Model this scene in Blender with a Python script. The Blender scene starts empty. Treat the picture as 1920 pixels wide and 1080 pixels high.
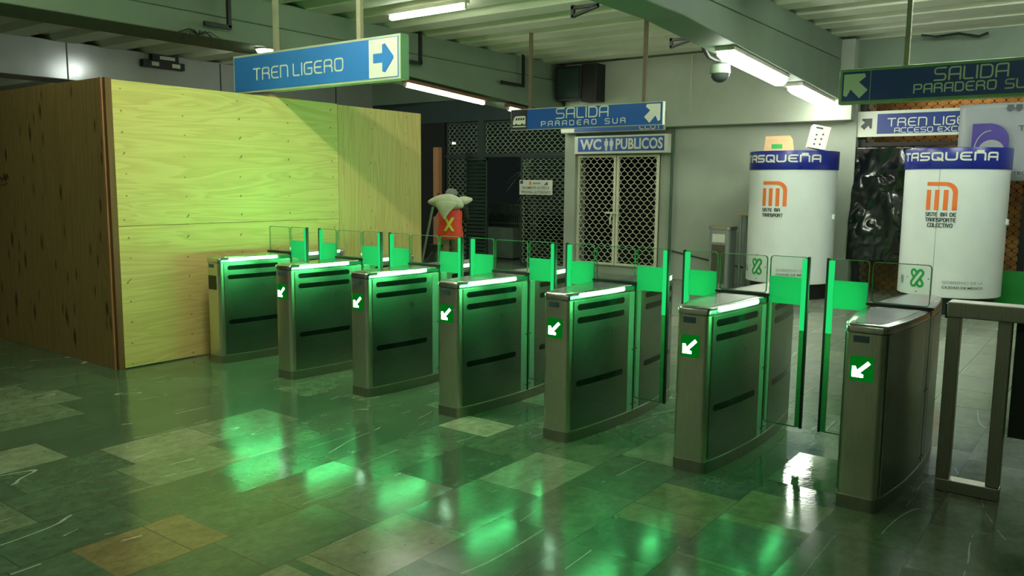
import bpy, bmesh, math, random
from mathutils import Vector, Matrix
random.seed(7)
S = bpy.context.scene
COL = S.collection
PI = math.pi

# ------------------------------------------------------------------ materials
def srgb(r, g, b):
    f = lambda c: (c/255/12.92) if c/255 <= .04045 else ((c/255+.055)/1.055)**2.4
    return (f(r), f(g), f(b), 1)

def new_mat(name):
    m = bpy.data.materials.new(name); m.use_nodes = True
    nt = m.node_tree; nt.nodes.clear()
    out = nt.nodes.new('ShaderNodeOutputMaterial')
    return m, nt, out

def N(nt, kind, **k):
    n = nt.nodes.new('ShaderNode'+kind)
    for a, v in k.items(): setattr(n, a, v)
    return n

def math_node(nt, op, a, b=None, c=None):
    n = N(nt, 'Math', operation=op)
    for i, v in enumerate((a, b, c)):
        if v is None: continue
        if isinstance(v, (int, float)): n.inputs[i].default_value = v
        else: nt.links.new(v, n.inputs[i])
    return n.outputs[0]

def mixc(nt, fac, a, b, blend='MIX'):
    n = N(nt, 'Mix', data_type='RGBA', blend_type=blend)
    for idx, v in ((0, fac), (6, a), (7, b)):
        if isinstance(v, (int, float)): n.inputs[idx].default_value = v
        elif isinstance(v, tuple): n.inputs[idx].default_value = v
        else: nt.links.new(v, n.inputs[idx])
    return n.outputs[2]

def ramp(nt, fac, stops):
    n = N(nt, 'ValToRGB')
    el = n.color_ramp.elements
    while len(el) < len(stops): el.new(.5)
    for e, (p, c) in zip(el, stops): e.position = p; e.color = c
    nt.links.new(fac, n.inputs[0]); return n.outputs[0]

def pos(nt): return N(nt, 'NewGeometry').outputs['Position']
def objco(nt): return N(nt, 'TexCoord').outputs['Object']

def mapping(nt, vec, scale=(1, 1, 1), loc=(0, 0, 0), rot=(0, 0, 0)):
    n = N(nt, 'Mapping'); nt.links.new(vec, n.inputs[0])
    n.inputs['Scale'].default_value = scale; n.inputs['Location'].default_value = loc; n.inputs['Rotation'].default_value = rot
    return n.outputs[0]

def noise(nt, vec, scale, detail=4, rough=.6, dist=0):
    n = N(nt, 'TexNoise'); nt.links.new(vec, n.inputs['Vector'])
    n.inputs['Scale'].default_value = scale; n.inputs['Detail'].default_value = detail
    n.inputs['Roughness'].default_value = rough; n.inputs['Distortion'].default_value = dist
    return n.outputs[0]

def pbr(name, col, rough=.6, metal=0, var=.15, vscale=4, stretch=(1, 1, 1), bump=0, bscale=40, spec=.5, coat=0):
    """plain surface with a little wear in colour and gloss"""
    m, nt, out = new_mat(name)
    p = N(nt, 'BsdfPrincipled')
    v = mapping(nt, objco(nt), scale=stretch)
    n = noise(nt, v, vscale)
    c2 = tuple(min(1, c*(1-var)) for c in col[:3])+(1,)
    c1 = tuple(min(1, c*(1+var)) for c in col[:3])+(1,)
    nt.links.new(ramp(nt, n, [(.3, c2), (.7, c1)]), p.inputs['Base Color'])
    r = math_node(nt, 'MULTIPLY_ADD', n, .2, max(.02, rough-.1))
    nt.links.new(r, p.inputs['Roughness'])
    p.inputs['Metallic'].default_value = metal
    p.inputs['Specular IOR Level'].default_value = spec
    p.inputs['Coat Weight'].default_value = coat
    if bump:
        b = N(nt, 'Bump'); b.inputs['Strength'].default_value = bump
        nt.links.new(noise(nt, v, bscale), b.inputs['Height']); nt.links.new(b.outputs[0], p.inputs['Normal'])
    nt.links.new(p.outputs[0], out.inputs[0])
    return m

def emit(name, col, strength):
    m, nt, out = new_mat(name)
    e = N(nt, 'Emission'); e.inputs[0].default_value = col; e.inputs[1].default_value = strength
    nt.links.new(e.outputs[0], out.inputs[0]); return m

def glass_mat(name, tint, refl=1.0, rough=.02):
    m, nt, out = new_mat(name)
    t = N(nt, 'BsdfTransparent'); t.inputs[0].default_value = tint
    g = N(nt, 'BsdfGlossy'); g.inputs['Roughness'].default_value = rough
    f = N(nt, 'Fresnel'); f.inputs[0].default_value = 1.45
    mx = N(nt, 'MixShader')
    front = math_node(nt, 'SUBTRACT', 1, N(nt, 'NewGeometry').outputs['Backfacing'])
    nt.links.new(math_node(nt, 'MULTIPLY', math_node(nt, 'MULTIPLY', f.outputs[0], refl), front), mx.inputs[0])
    nt.links.new(t.outputs[0], mx.inputs[1]); nt.links.new(g.outputs[0], mx.inputs[2])
    nt.links.new(mx.outputs[0], out.inputs[0]); return m

def steel(name, col, rough, axis=(1, 1, 60)):
    m, nt, out = new_mat(name)
    p = N(nt, 'BsdfPrincipled'); p.inputs['Metallic'].default_value = 1
    v = mapping(nt, objco(nt), scale=axis)
    n = noise(nt, v, 6, 3)
    c2 = tuple(c*.82 for c in col[:3])+(1,)
    nt.links.new(ramp(nt, n, [(.3, c2), (.7, col)]), p.inputs['Base Color'])
    big = noise(nt, objco(nt), 2.5, 3)
    nt.links.new(math_node(nt, 'MULTIPLY_ADD', big, .18, rough-.09), p.inputs['Roughness'])
    b = N(nt, 'Bump'); b.inputs['Strength'].default_value = .04; nt.links.new(n, b.inputs['Height'])
    nt.links.new(b.outputs[0], p.inputs['Normal'])
    nt.links.new(p.outputs[0], out.inputs[0]); return m

def floor_material():
    m, nt, out = new_mat('green marble tiles')
    p = N(nt, 'BsdfPrincipled')
    g = pos(nt); sx = N(nt, 'SeparateXYZ'); nt.links.new(g, sx.inputs[0])
    x, y = sx.outputs[0], sx.outputs[1]
    W = .446
    xi = math_node(nt, 'DIVIDE', math_node(nt, 'ADD', x, .6), W)
    i = math_node(nt, 'FLOOR', xi)
    wn = N(nt, 'TexWhiteNoise', noise_dimensions='1D'); nt.links.new(i, wn.inputs['W'])
    yj = math_node(nt, 'DIVIDE', math_node(nt, 'ADD', y, math_node(nt, 'MULTIPLY', wn.outputs[0], 3.1)), .62)
    j = math_node(nt, 'FLOOR', yj)
    cm = N(nt, 'CombineXYZ'); nt.links.new(i, cm.inputs[0]); nt.links.new(j, cm.inputs[1])
    w2 = N(nt, 'TexWhiteNoise', noise_dimensions='3D'); nt.links.new(cm.outputs[0], w2.inputs[0])
    t = w2.outputs[0]
    tile = ramp(nt, t, [(0, srgb(60, 82, 62)), (.3, srgb(70, 90, 68)), (.75, srgb(80, 98, 74)), (.93, srgb(96, 110, 86)), (1, srgb(114, 122, 100))])
    # each stone is cut from its own block: shift the pattern by tile
    va = N(nt, 'VectorMath', operation='MULTIPLY_ADD'); nt.links.new(w2.outputs[1], va.inputs[0]); va.inputs[1].default_value = (9, 9, 9); nt.links.new(g, va.inputs[2])
    v = va.outputs[0]
    # laid tiles that stand out by their own stone
    def box(cx, hx, cy, hy):
        a = math_node(nt, 'LESS_THAN', math_node(nt, 'ABSOLUTE', math_node(nt, 'SUBTRACT', x, cx)), hx)
        b = math_node(nt, 'LESS_THAN', math_node(nt, 'ABSOLUTE', math_node(nt, 'SUBTRACT', y, cy)), hy)
        return math_node(nt, 'MULTIPLY', a, b)
    for cx, hx, cy, hy, c in ((-.377, .223, -2.5, .27, srgb(110, 100, 68)), (.515, .223, -1.87, .32, srgb(120, 120, 94)),
                              (-.377, .223, -.06, .165, srgb(140, 144, 122)), (1.407, .223, -.12, .13, srgb(62, 84, 70)),
                              (1.853, .223, -.8, .24, srgb(66, 84, 70)), (.515, .223, -2.6, .35, srgb(120, 122, 100)),
                              (1.407, .223, -.56, .30, srgb(100, 112, 80)), (1.853, .223, -.3, .24, srgb(96, 112, 80))):
        tile = mixc(nt, box(cx, hx, cy, hy), tile, c)
    cloud = noise(nt, mapping(nt, v, scale=(1.2, .8, 1), rot=(0, 0, .5)), 4.5, 8, .7, .6)
    col = mixc(nt, .45, tile, ramp(nt, cloud, [(.35, (.25, .27, .23, 1)), (.75, (1, 1, .95, 1))]), 'MULTIPLY')
    col = mixc(nt, .6, col, mixc(nt, 1, col, (1.8, 1.8, 1.8, 1), 'MULTIPLY'))
    mott = noise(nt, mapping(nt, v, scale=(1, .7, 1)), 17, 6, .75)
    col = mixc(nt, .7, col, ramp(nt, mott, [(.3, (.52, .55, .50, 1)), (.7, (1.25, 1.25, 1.2, 1))]), 'MULTIPLY')
    far_light = N(nt, 'MapRange'); nt.links.new(math_node(nt, 'ADD', y, math_node(nt, 'MULTIPLY', cloud, 1.5)), far_light.inputs[0])  # brighter light on the far floor, mixed into the tile colour
    far_light.inputs[1].default_value = 1.6; far_light.inputs[2].default_value = 4.2; far_light.inputs[3].default_value = 0; far_light.inputs[4].default_value = .45
    col = mixc(nt, far_light.outputs[0], col, srgb(168, 170, 154))
    # white veins and scratches
    vn = noise(nt, mapping(nt, v, scale=(1, .16, 1), rot=(0, 0, .7)), 2.6, 1, .4, .25)
    vein = math_node(nt, 'LESS_THAN', math_node(nt, 'ABSOLUTE', math_node(nt, 'SUBTRACT', vn, .5)), .0024)
    vm = math_node(nt, 'GREATER_THAN', noise(nt, v, 1.7, 2), .52)
    col = mixc(nt, math_node(nt, 'MULTIPLY', math_node(nt, 'MULTIPLY', vein, vm), math_node(nt, 'MULTIPLY', mott, .95)), col, srgb(205, 210, 195))
    # small dark pits in some stones
    pit = math_node(nt, 'MULTIPLY', math_node(nt, 'GREATER_THAN', noise(nt, mapping(nt, v, scale=(1, 2, 1)), 14, 4), .68), math_node(nt, 'GREATER_THAN', t, .8))
    col = mixc(nt, math_node(nt, 'MULTIPLY', pit, .7), col, srgb(34, 40, 32))
    # joints
    fx = math_node(nt, 'FRACT', xi); fy = math_node(nt, 'FRACT', yj)
    ex = math_node(nt, 'MULTIPLY', math_node(nt, 'MINIMUM', fx, math_node(nt, 'SUBTRACT', 1, fx)), W)
    ey = math_node(nt, 'MULTIPLY', math_node(nt, 'MINIMUM', fy, math_node(nt, 'SUBTRACT', 1, fy)), .62)
    joint = math_node(nt, 'LESS_THAN', math_node(nt, 'MINIMUM', ex, ey), .0036)
    col = mixc(nt, math_node(nt, 'MULTIPLY', joint, .6), col, srgb(50, 56, 46))
    nt.links.new(col, p.inputs['Base Color'])
    # polished in the passages, worn where people queue
    worn = noise(nt, g, 1.3, 4)
    lane = N(nt, 'MapRange'); nt.links.new(y, lane.inputs[0])
    lane.inputs[1].default_value = -.5; lane.inputs[2].default_value = .3; lane.inputs[3].default_value = .13; lane.inputs[4].default_value = .05
    r = math_node(nt, 'ADD', lane.outputs[0], math_node(nt, 'MULTIPLY', math_node(nt, 'SUBTRACT', worn, .5), .22))
    r = math_node(nt, 'ADD', r, math_node(nt, 'MULTIPLY', cloud, .06))
    r = math_node(nt, 'ADD', r, math_node(nt, 'MULTIPLY', far_light.outputs[0], .25))
    nt.links.new(math_node(nt, 'MAXIMUM', r, .04), p.inputs['Roughness'])
    p.inputs['Specular IOR Level'].default_value = .45
    b = N(nt, 'Bump'); b.inputs['Strength'].default_value = .05; b.inputs['Distance'].default_value = .02
    h = math_node(nt, 'ADD', math_node(nt, 'MULTIPLY', t, .5), math_node(nt, 'ADD', noise(nt, g, 5, 3), math_node(nt, 'MULTIPLY', noise(nt, g, 38, 3), .22)))
    tl = N(nt, 'VectorMath', operation='MULTIPLY_ADD'); nt.links.new(w2.outputs[1], tl.inputs[0]); tl.inputs[1].default_value = (.044, .044, 0); tl.inputs[2].default_value = (-.022, -.022, 0)
    sm = N(nt, 'VectorMath', operation='ADD'); nt.links.new(N(nt, 'NewGeometry').outputs['Normal'], sm.inputs[0]); nt.links.new(tl.outputs[0], sm.inputs[1])
    nr = N(nt, 'VectorMath', operation='NORMALIZE'); nt.links.new(sm.outputs[0], nr.inputs[0]); nt.links.new(nr.outputs[0], b.inputs['Normal'])
    nt.links.new(h, b.inputs['Height']); nt.links.new(b.outputs[0], p.inputs['Normal'])
    nt.links.new(p.outputs[0], out.inputs[0]); return m

def plywood_material(name, axis, base, dark, spots):
    """axis: direction of the grain ('x','y','z')"""
    m, nt, out = new_mat(name)
    p = N(nt, 'BsdfPrincipled'); p.inputs['Roughness'].default_value = .62; p.inputs['Specular IOR Level'].default_value = .25
    g = pos(nt)
    sc = {'x': (.22, 3, 3), 'y': (3, .22, 3), 'z': (3, 3, .22)}[axis]
    v = mapping(nt, g, scale=sc)
    n = noise(nt, v, 1.6, 3, .5, 1.2)
    rings = math_node(nt, 'FRACT', math_node(nt, 'MULTIPLY', n, 9))
    rings = math_node(nt, 'SMOOTH_MIN', rings, math_node(nt, 'MULTIPLY', math_node(nt, 'SUBTRACT', 1, rings), 4), .2)
    fine = noise(nt, mapping(nt, g, scale=tuple(s*(9 if s > 1 else 3) for s in sc)), 3, 3)
    big = noise(nt, g, 1.1, 3)
    col = ramp(nt, rings, [(.05, dark), (.6, base)])
    col = mixc(nt, .35, base, col)
    col = mixc(nt, math_node(nt, 'MULTIPLY', fine, .35), col, dark)
    col = mixc(nt, math_node(nt, 'MULTIPLY', big, .25), col, tuple(c*.8 for c in base[:3])+(1,))
    # knots and nail heads
    for scl, r, strength, seed in spots:
        vo = N(nt, 'TexVoronoi'); vo.inputs['Scale'].default_value = 1
        vv = mapping(nt, g, scale=scl, loc=(seed, seed*1.7, seed*.6)); nt.links.new(vv, vo.inputs['Vector'])
        sm = N(nt, 'MapRange'); nt.links.new(vo.outputs['Distance'], sm.inputs[0])
        sm.inputs[1].default_value = r; sm.inputs[2].default_value = r*.35; sm.inputs[3].default_value = 0; sm.inputs[4].default_value = strength
        sp = N(nt, 'SeparateColor'); nt.links.new(vo.outputs['Color'], sp.inputs[0])
        keep = math_node(nt, 'MULTIPLY', math_node(nt, 'GREATER_THAN', sp.outputs[0], .45), sm.outputs[0])
        col = mixc(nt, keep, col, srgb(62, 44, 22))
    if axis != 'z' or 'upright' in name:
        sp = N(nt, 'SeparateXYZ'); nt.links.new(g, sp.inputs[0])
        jit = noise(nt, mapping(nt, g, scale=(0, 1.3, 9)), 1.5, 1)
        yy = math_node(nt, 'DIVIDE', math_node(nt, 'ADD', sp.outputs[1], math_node(nt, 'MULTIPLY_ADD', jit, .12, .24)), .60)
        zz = math_node(nt, 'DIVIDE', math_node(nt, 'ADD', sp.outputs[2], math_node(nt, 'MULTIPLY', jit, .10)), .19)
        dy = math_node(nt, 'MULTIPLY', math_node(nt, 'SUBTRACT', math_node(nt, 'FRACT', yy), .5), .60)
        dz = math_node(nt, 'MULTIPLY', math_node(nt, 'SUBTRACT', math_node(nt, 'FRACT', zz), .5), .19)
        dd = math_node(nt, 'SQRT', math_node(nt, 'ADD', math_node(nt, 'MULTIPLY', dy, dy), math_node(nt, 'MULTIPLY', dz, dz)))
        col = mixc(nt, math_node(nt, 'MULTIPLY', math_node(nt, 'LESS_THAN', dd, .009), .65), col, srgb(70, 56, 28))
    nt.links.new(col, p.inputs['Base Color'])
    b = N(nt, 'Bump'); b.inputs['Strength'].default_value = .1; nt.links.new(fine, b.inputs['Height']); nt.links.new(b.outputs[0], p.inputs['Normal'])
    nt.links.new(p.outputs[0], out.inputs[0]); return m

M = {}
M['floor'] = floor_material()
M['plaster'] = pbr('painted plaster', srgb(162, 170, 152), .75, var=.10, vscale=1.2, bump=.06, bscale=30)
M['concrete'] = pbr('painted concrete', srgb(112, 128, 108), .65, var=.12, vscale=1.0, bump=.05, bscale=20)
M['deck'] = pbr('white ribbed deck', srgb(196, 200, 174), .6, var=.1, vscale=.8)
M['panel_metal'] = pbr('grey metal cladding', srgb(150, 154, 146), .20, var=.06, vscale=2, spec=.6)
M['teal'] = pbr('dark teal paint', srgb(26, 52, 44), .5, var=.2, vscale=2)
M['black_void'] = pbr('unlit dark wall', srgb(22, 26, 22), .8, var=.3)  # near-black colour stands in for missing light
M['brown_wall'] = pbr('brown board wall', srgb(168, 124, 62), .8, var=.4, vscale=6, bump=.2)
M['dirt_red'] = pbr('reddish plaster', srgb(150, 110, 90), .8, var=.2)
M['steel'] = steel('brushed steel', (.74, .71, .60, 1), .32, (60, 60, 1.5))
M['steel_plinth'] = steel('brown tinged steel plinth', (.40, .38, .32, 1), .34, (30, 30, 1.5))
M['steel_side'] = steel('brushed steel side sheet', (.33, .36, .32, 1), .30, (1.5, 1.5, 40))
M['steel_lid'] = steel('polished steel lid', (.60, .60, .56, 1), .24, (40, 2, 1))
M['steel_bright'] = pbr('bright satin steel strip', srgb(150, 158, 154), .35, metal=.3, var=.05)
M['steel_dull'] = steel('worn square tube steel', (.40, .39, .32, 1), .42, (30, 30, 1.5))
M['window_dark'] = pbr('dark sensor window', srgb(10, 18, 12), .18, var=.1)
M['rubber'] = pbr('black rubber', srgb(12, 14, 12), .5, var=.2)
M['glass'] = glass_mat('clear glass', (.93, .965, .94, 1))
M['led'] = emit('green lit light bar', (.10, 1.0, .26, 1), 17)
M['led_side'] = emit('green lit side light bar', (.10, 1.0, .26, 1), 42)
M['edge_led'] = emit('green lit glass edge', (.015, .62, .14, 1), .45)
M['arrow'] = emit('lit arrow', (.5, 1.0, .58, 1), 6)
M['display'] = emit('green display ground', (.0, .22, .012, 1), .22)
M['display_off'] = pbr('dark display', srgb(22, 30, 20), .3)
M['edge_glass'] = pbr('green glass edge', srgb(60, 128, 84), .3, var=.05)
M['sticker'] = pbr('blue grey maker plate', srgb(70, 92, 104), .4)
def frosted_material():
    m, nt, out = new_mat('edge-lit frosted green glass')
    d = N(nt, 'BsdfDiffuse'); d.inputs[0].default_value = (.05, .36, .20, 1)
    tr = N(nt, 'BsdfTranslucent'); tr.inputs[0].default_value = (.05, .42, .22, 1)
    a = N(nt, 'MixShader'); a.inputs[0].default_value = .5
    nt.links.new(d.outputs[0], a.inputs[1]); nt.links.new(tr.outputs[0], a.inputs[2])
    e = N(nt, 'Emission'); e.inputs[0].default_value = (.012, .50, .12, 1); e.inputs[1].default_value = .13
    ad = N(nt, 'AddShader'); nt.links.new(a.outputs[0], ad.inputs[0]); nt.links.new(e.outputs[0], ad.inputs[1])
    nt.links.new(ad.outputs[0], out.inputs[0]); return m
M['frost'] = frosted_material()
M['ply_h'] = plywood_material('pine plywood, grain level', 'y', srgb(226, 204, 132), srgb(176, 138, 66),
                              [((0, 3.4, 5.5), .085, .65, 3.1), ((0, 1.5, 2.2), .09, .5, 8.3)])
M['ply_v'] = plywood_material('pine plywood, grain upright', 'z', srgb(218, 190, 126), srgb(160, 122, 64),
                              [((0, 3.4, 2.2), .19, .7, 5.2), ((0, 5, 3), .07, .5, 1.4)])
M['ply_old'] = plywood_material('weathered brown plywood', 'z', srgb(160, 134, 86), srgb(108, 84, 48),
                              [((7.0, 0, 2.2), .26, .95, 2.2), ((4.6, 0, 1.6), .15, .95, 7.7), ((12, 0, 3.1), .26, .8, 4.1)])
M['timber'] = pbr('sawn timber', srgb(170, 120, 78), .7, var=.2, stretch=(8, 8, .7))
M['timber_dark'] = pbr('stained timber edge', srgb(110, 72, 40), .7, var=.2, stretch=(8, 8, .7))
M['sign_blue_a'] = pbr('faded sign blue', srgb(52, 122, 192), .35, var=.06, vscale=2)
M['sign_blue_b'] = pbr('sign blue', srgb(18, 84, 162), .35, var=.06, vscale=2)
M['sign_blue_d'] = pbr('dark royal sign blue', srgb(20, 52, 128), .35, var=.06, vscale=2)
M['sign_blue_c'] = pbr('deep sign blue', srgb(28, 60, 140), .35, var=.06, vscale=2)
M['sign_white'] = pbr('sign white', srgb(214, 218, 200), .4, var=.05)
M['sign_frame'] = pbr('aluminium sign frame', srgb(178, 188, 160), .4, var=.08)
M['sign_frame_green'] = pbr('pale green sign frame', srgb(132, 164, 112), .45)
M['sign_green'] = pbr('green sign end plate', srgb(74, 128, 70), .45)
M['rod'] = pbr('painted steel rod', srgb(150, 146, 120), .5)
M['rod_dark'] = pbr('rusty dark rod', srgb(96, 86, 62), .6)
M['black_metal'] = pbr('black steel', srgb(20, 22, 20), .5)
M['dark_green_metal'] = pbr('dark green painted steel', srgb(36, 54, 40), .5)
M['dark_mesh'] = pbr('dark expanded metal', srgb(160, 180, 146), .45)
M['cream'] = pbr('cream painted steel', srgb(220, 218, 190), .5, var=.06)
M['white_paint'] = pbr('white enamel', srgb(222, 229, 222), .32, var=.035, vscale=3, spec=.5)
M['navy'] = pbr('navy band', srgb(30, 40, 130), .3, var=.06)
M['kiosk_white'] = M['white_paint']
M['orange'] = pbr('orange vinyl', srgb(236, 120, 56), .4, var=.05)
M['ink'] = pbr('dark grey vinyl', srgb(70, 76, 78), .5)
M['ink_light'] = pbr('grey vinyl', srgb(146, 152, 150), .5)
M['emblem_green'] = pbr('green vinyl', srgb(40, 160, 76), .4)
M['purple'] = pbr('purple print', srgb(66, 48, 142), .4)
M['banner'] = pbr('grey white vinyl banner', srgb(158, 164, 164), .4, var=.08, vscale=2, bump=.25, bscale=2.5)
M['wc_blue'] = pbr('wc sign blue', srgb(22, 84, 164), .35)
M['cardboard'] = pbr('cardboard', srgb(214, 174, 128), .8, var=.12)
M['card_white'] = pbr('white carton', srgb(236, 232, 222), .6)
M['carton_side'] = pbr('carton side', srgb(176, 152, 126), .7)
M['plastic_black'] = pbr('black plastic sheet', srgb(14, 17, 16), .16, var=.2, spec=.7)
M['cable'] = pbr('black cable', srgb(26, 28, 24), .5)
M['green_pipe'] = pbr('green conduit', srgb(62, 88, 66), .5)
M['tube'] = emit('lit lamp tube', (.92, 1.0, .80, 1), 10)
M['tube_unseen'] = emit('unseen lamp tube', (.96, 1.0, .76, 1), 13)  # for unseen tubes; the row behind the camera is added fill
M['tube_new'] = emit('new lamp tube', (.92, 1.0, .78, 1), 75)
M['tube_warm'] = emit('warm lamp tube', (1.0, .82, .56, 1), 8)
M['tube_mid'] = emit('fresh lamp tube', (.90, 1.0, .93, 1), 52)
M['tube_dim'] = emit('lit diffuser', (.94, 1.0, .88, 1), 11)
M['lamp_body'] = pbr('lamp housing', srgb(190, 186, 170), .5)
M['lamp_brown'] = pbr('brown lamp channel', srgb(122, 84, 54), .6)
M['skin'] = pbr('skin', srgb(120, 84, 60), .5)
M['vest'] = pbr('orange red vest', srgb(240, 72, 44), .6, var=.12, vscale=9)
M['vest_yellow'] = pbr('yellow reflective tape', srgb(226, 214, 70), .4)
M['trousers'] = pbr('khaki trousers', srgb(146, 128, 96), .8, var=.3, vscale=10)
M['shirt_dark'] = pbr('dark sleeve', srgb(34, 44, 34), .8)
M['cap'] = pbr('grey cap', srgb(128, 138, 128), .8)
M['sack'] = pbr('white woven sack', srgb(206, 206, 178), .6, var=.12, vscale=8, bump=.5, bscale=9)
M['leaf'] = pbr('palm leaf', srgb(160, 180, 156), .5, var=.3)
M['bark'] = pbr('palm trunk', srgb(46, 46, 34), .8)
M['bag_green'] = pbr('dark green bag', srgb(24, 52, 32), .35, bump=.4, bscale=8)
M['broom_wood'] = pbr('pale broom handle', srgb(120, 134, 112), .5)
M['green_panel'] = pbr('green painted panel', srgb(26, 132, 48), .5)
M['grey_box'] = pbr('grey green cabinet', srgb(120, 140, 124), .5)
M['wire'] = pbr('pale wire', srgb(186, 190, 160), .6)
M['dome_dark'] = pbr('smoked dome', srgb(50, 56, 54), .12)
M['ground'] = pbr('dark paving outside', srgb(70, 76, 66), .7)
M['black_board'] = pbr('dark green board', srgb(30, 44, 34), .5)

# ------------------------------------------------------------------ mesh helpers
class MB:
    def __init__(s): s.v = []; s.f = []
    def add(s, vs, fs):
        o = len(s.v); s.v += [tuple(v) for v in vs]; s.f += [tuple(i+o for i in f) for f in fs]; return s
    def box(s, x0, x1, y0, y1, z0, z1):
        return s.add([(x0, y0, z0), (x1, y0, z0), (x1, y1, z0), (x0, y1, z0), (x0, y0, z1), (x1, y0, z1), (x1, y1, z1), (x0, y1, z1)],
                     [(0, 3, 2, 1), (4, 5, 6, 7), (0, 1, 5, 4), (1, 2, 6, 5), (2, 3, 7, 6), (3, 0, 4, 7)])
    def loft(s, rings, cap=True):
        n = len(rings[0]); vs = [v for r in rings for v in r]; fs = []
        for k in range(len(rings)-1):
            for i in range(n):
                j = (i+1) % n
                fs.append((k*n+i, k*n+j, (k+1)*n+j, (k+1)*n+i))
        if cap: fs.append(tuple(range(n-1, -1, -1))); fs.append(tuple(range((len(rings)-1)*n, len(rings)*n)))
        return s.add(vs, fs)
    def prism(s, pts, z0, z1): return s.loft([[(x, y, z0) for x, y in pts], [(x, y, z1) for x, y in pts]])
    def slab(s, pts, y0, y1):
        """polygon in x,z extruded along y (y0 nearer the viewer); pts counter-clockwise seen from -y"""
        return s.loft([[(x, y1, z) for x, z in pts], [(x, y0, z) for x, z in pts]])
    def tube(s, path, r, n=8, cap=True):
        path = [Vector(p) for p in path]; rings = []
        rr = r if isinstance(r, (list, tuple)) else [r]*len(path)
        for k, p in enumerate(path):
            d = (path[min(k+1, len(path)-1)]-path[max(k-1, 0)]).normalized()
            a = Vector((0, 0, 1)) if abs(d.z) < .9 else Vector((0, 1, 0))
            u = d.cross(a).normalized(); w = d.cross(u).normalized()
            rings.append([tuple(p+rr[k]*(math.cos(2*PI*i/n)*u-math.sin(2*PI*i/n)*w)) for i in range(n)])
        return s.loft(rings, cap)
    def lathe(s, prof, cx=0, cy=0, n=48):
        return s.loft([[(cx+r*math.cos(2*PI*i/n), cy+r*math.sin(2*PI*i/n), z) for i in range(n)] for r, z in prof])
    def build(s, name, mat, parent=None, bevel=0, smooth=False, loc=None):
        me = bpy.data.meshes.new(name); me.from_pydata(s.v, [], s.f); me.update()
        bm = bmesh.new(); bm.from_mesh(me); bmesh.ops.recalc_face_normals(bm, faces=bm.faces)
        bm.to_mesh(me); bm.free()
        me.materials.append(mat)
        o = bpy.data.objects.new(name, me); COL.objects.link(o)
        if parent: o.parent = parent
        if loc: o.location = loc
        if bevel:
            b = o.modifiers.new('bevel', 'BEVEL'); b.width = bevel; b.segments = 2; b.limit_method = 'ANGLE'
        if smooth:
            for p in me.polygons: p.use_smooth = True
            me.set_sharp_from_angle(angle=math.radians(40))
        return o

def tag(o, label, cat, group=None, kind=None):
    o['label'] = label; o['category'] = cat
    if group: o['group'] = group
    if kind: o['kind'] = kind
    return o
def thing(name, label, cat, loc=(0, 0, 0), rotz=0, group=None):
    o = bpy.data.objects.new(name, None); COL.objects.link(o); o.empty_display_size = .1
    o.location = loc; o.rotation_euler = (0, 0, rotz)
    return tag(o, label, cat, group)
def struct(o, label=None):
    o['kind'] = 'structure'
    if label: o['label'] = label
    return o
def dup(root, skip=(), loc=None):
    r = root.copy(); COL.objects.link(r)
    if loc: r.location = loc
    for ch in root.children:
        if ch.get('slot_name') in skip: continue
        c = ch.copy(); COL.objects.link(c); c.parent = r
        for g in ch.children:
            d = g.copy(); COL.objects.link(d); d.parent = c
    return r

def arc(cx, cy, r, a0, a1, n=5):
    return [(cx+r*math.cos(math.radians(a0+(a1-a0)*i/n)), cy+r*math.sin(math.radians(a0+(a1-a0)*i/n))) for i in range(n+1)]
def rrect(x0, x1, z0, z1, r, n=4):
    return arc(x1-r, z0+r, r, -90, 0, n)+arc(x1-r, z1-r, r, 0, 90, n)+arc(x0+r, z1-r, r, 90, 180, n)+arc(x0+r, z0+r, r, 180, 270, n)

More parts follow.
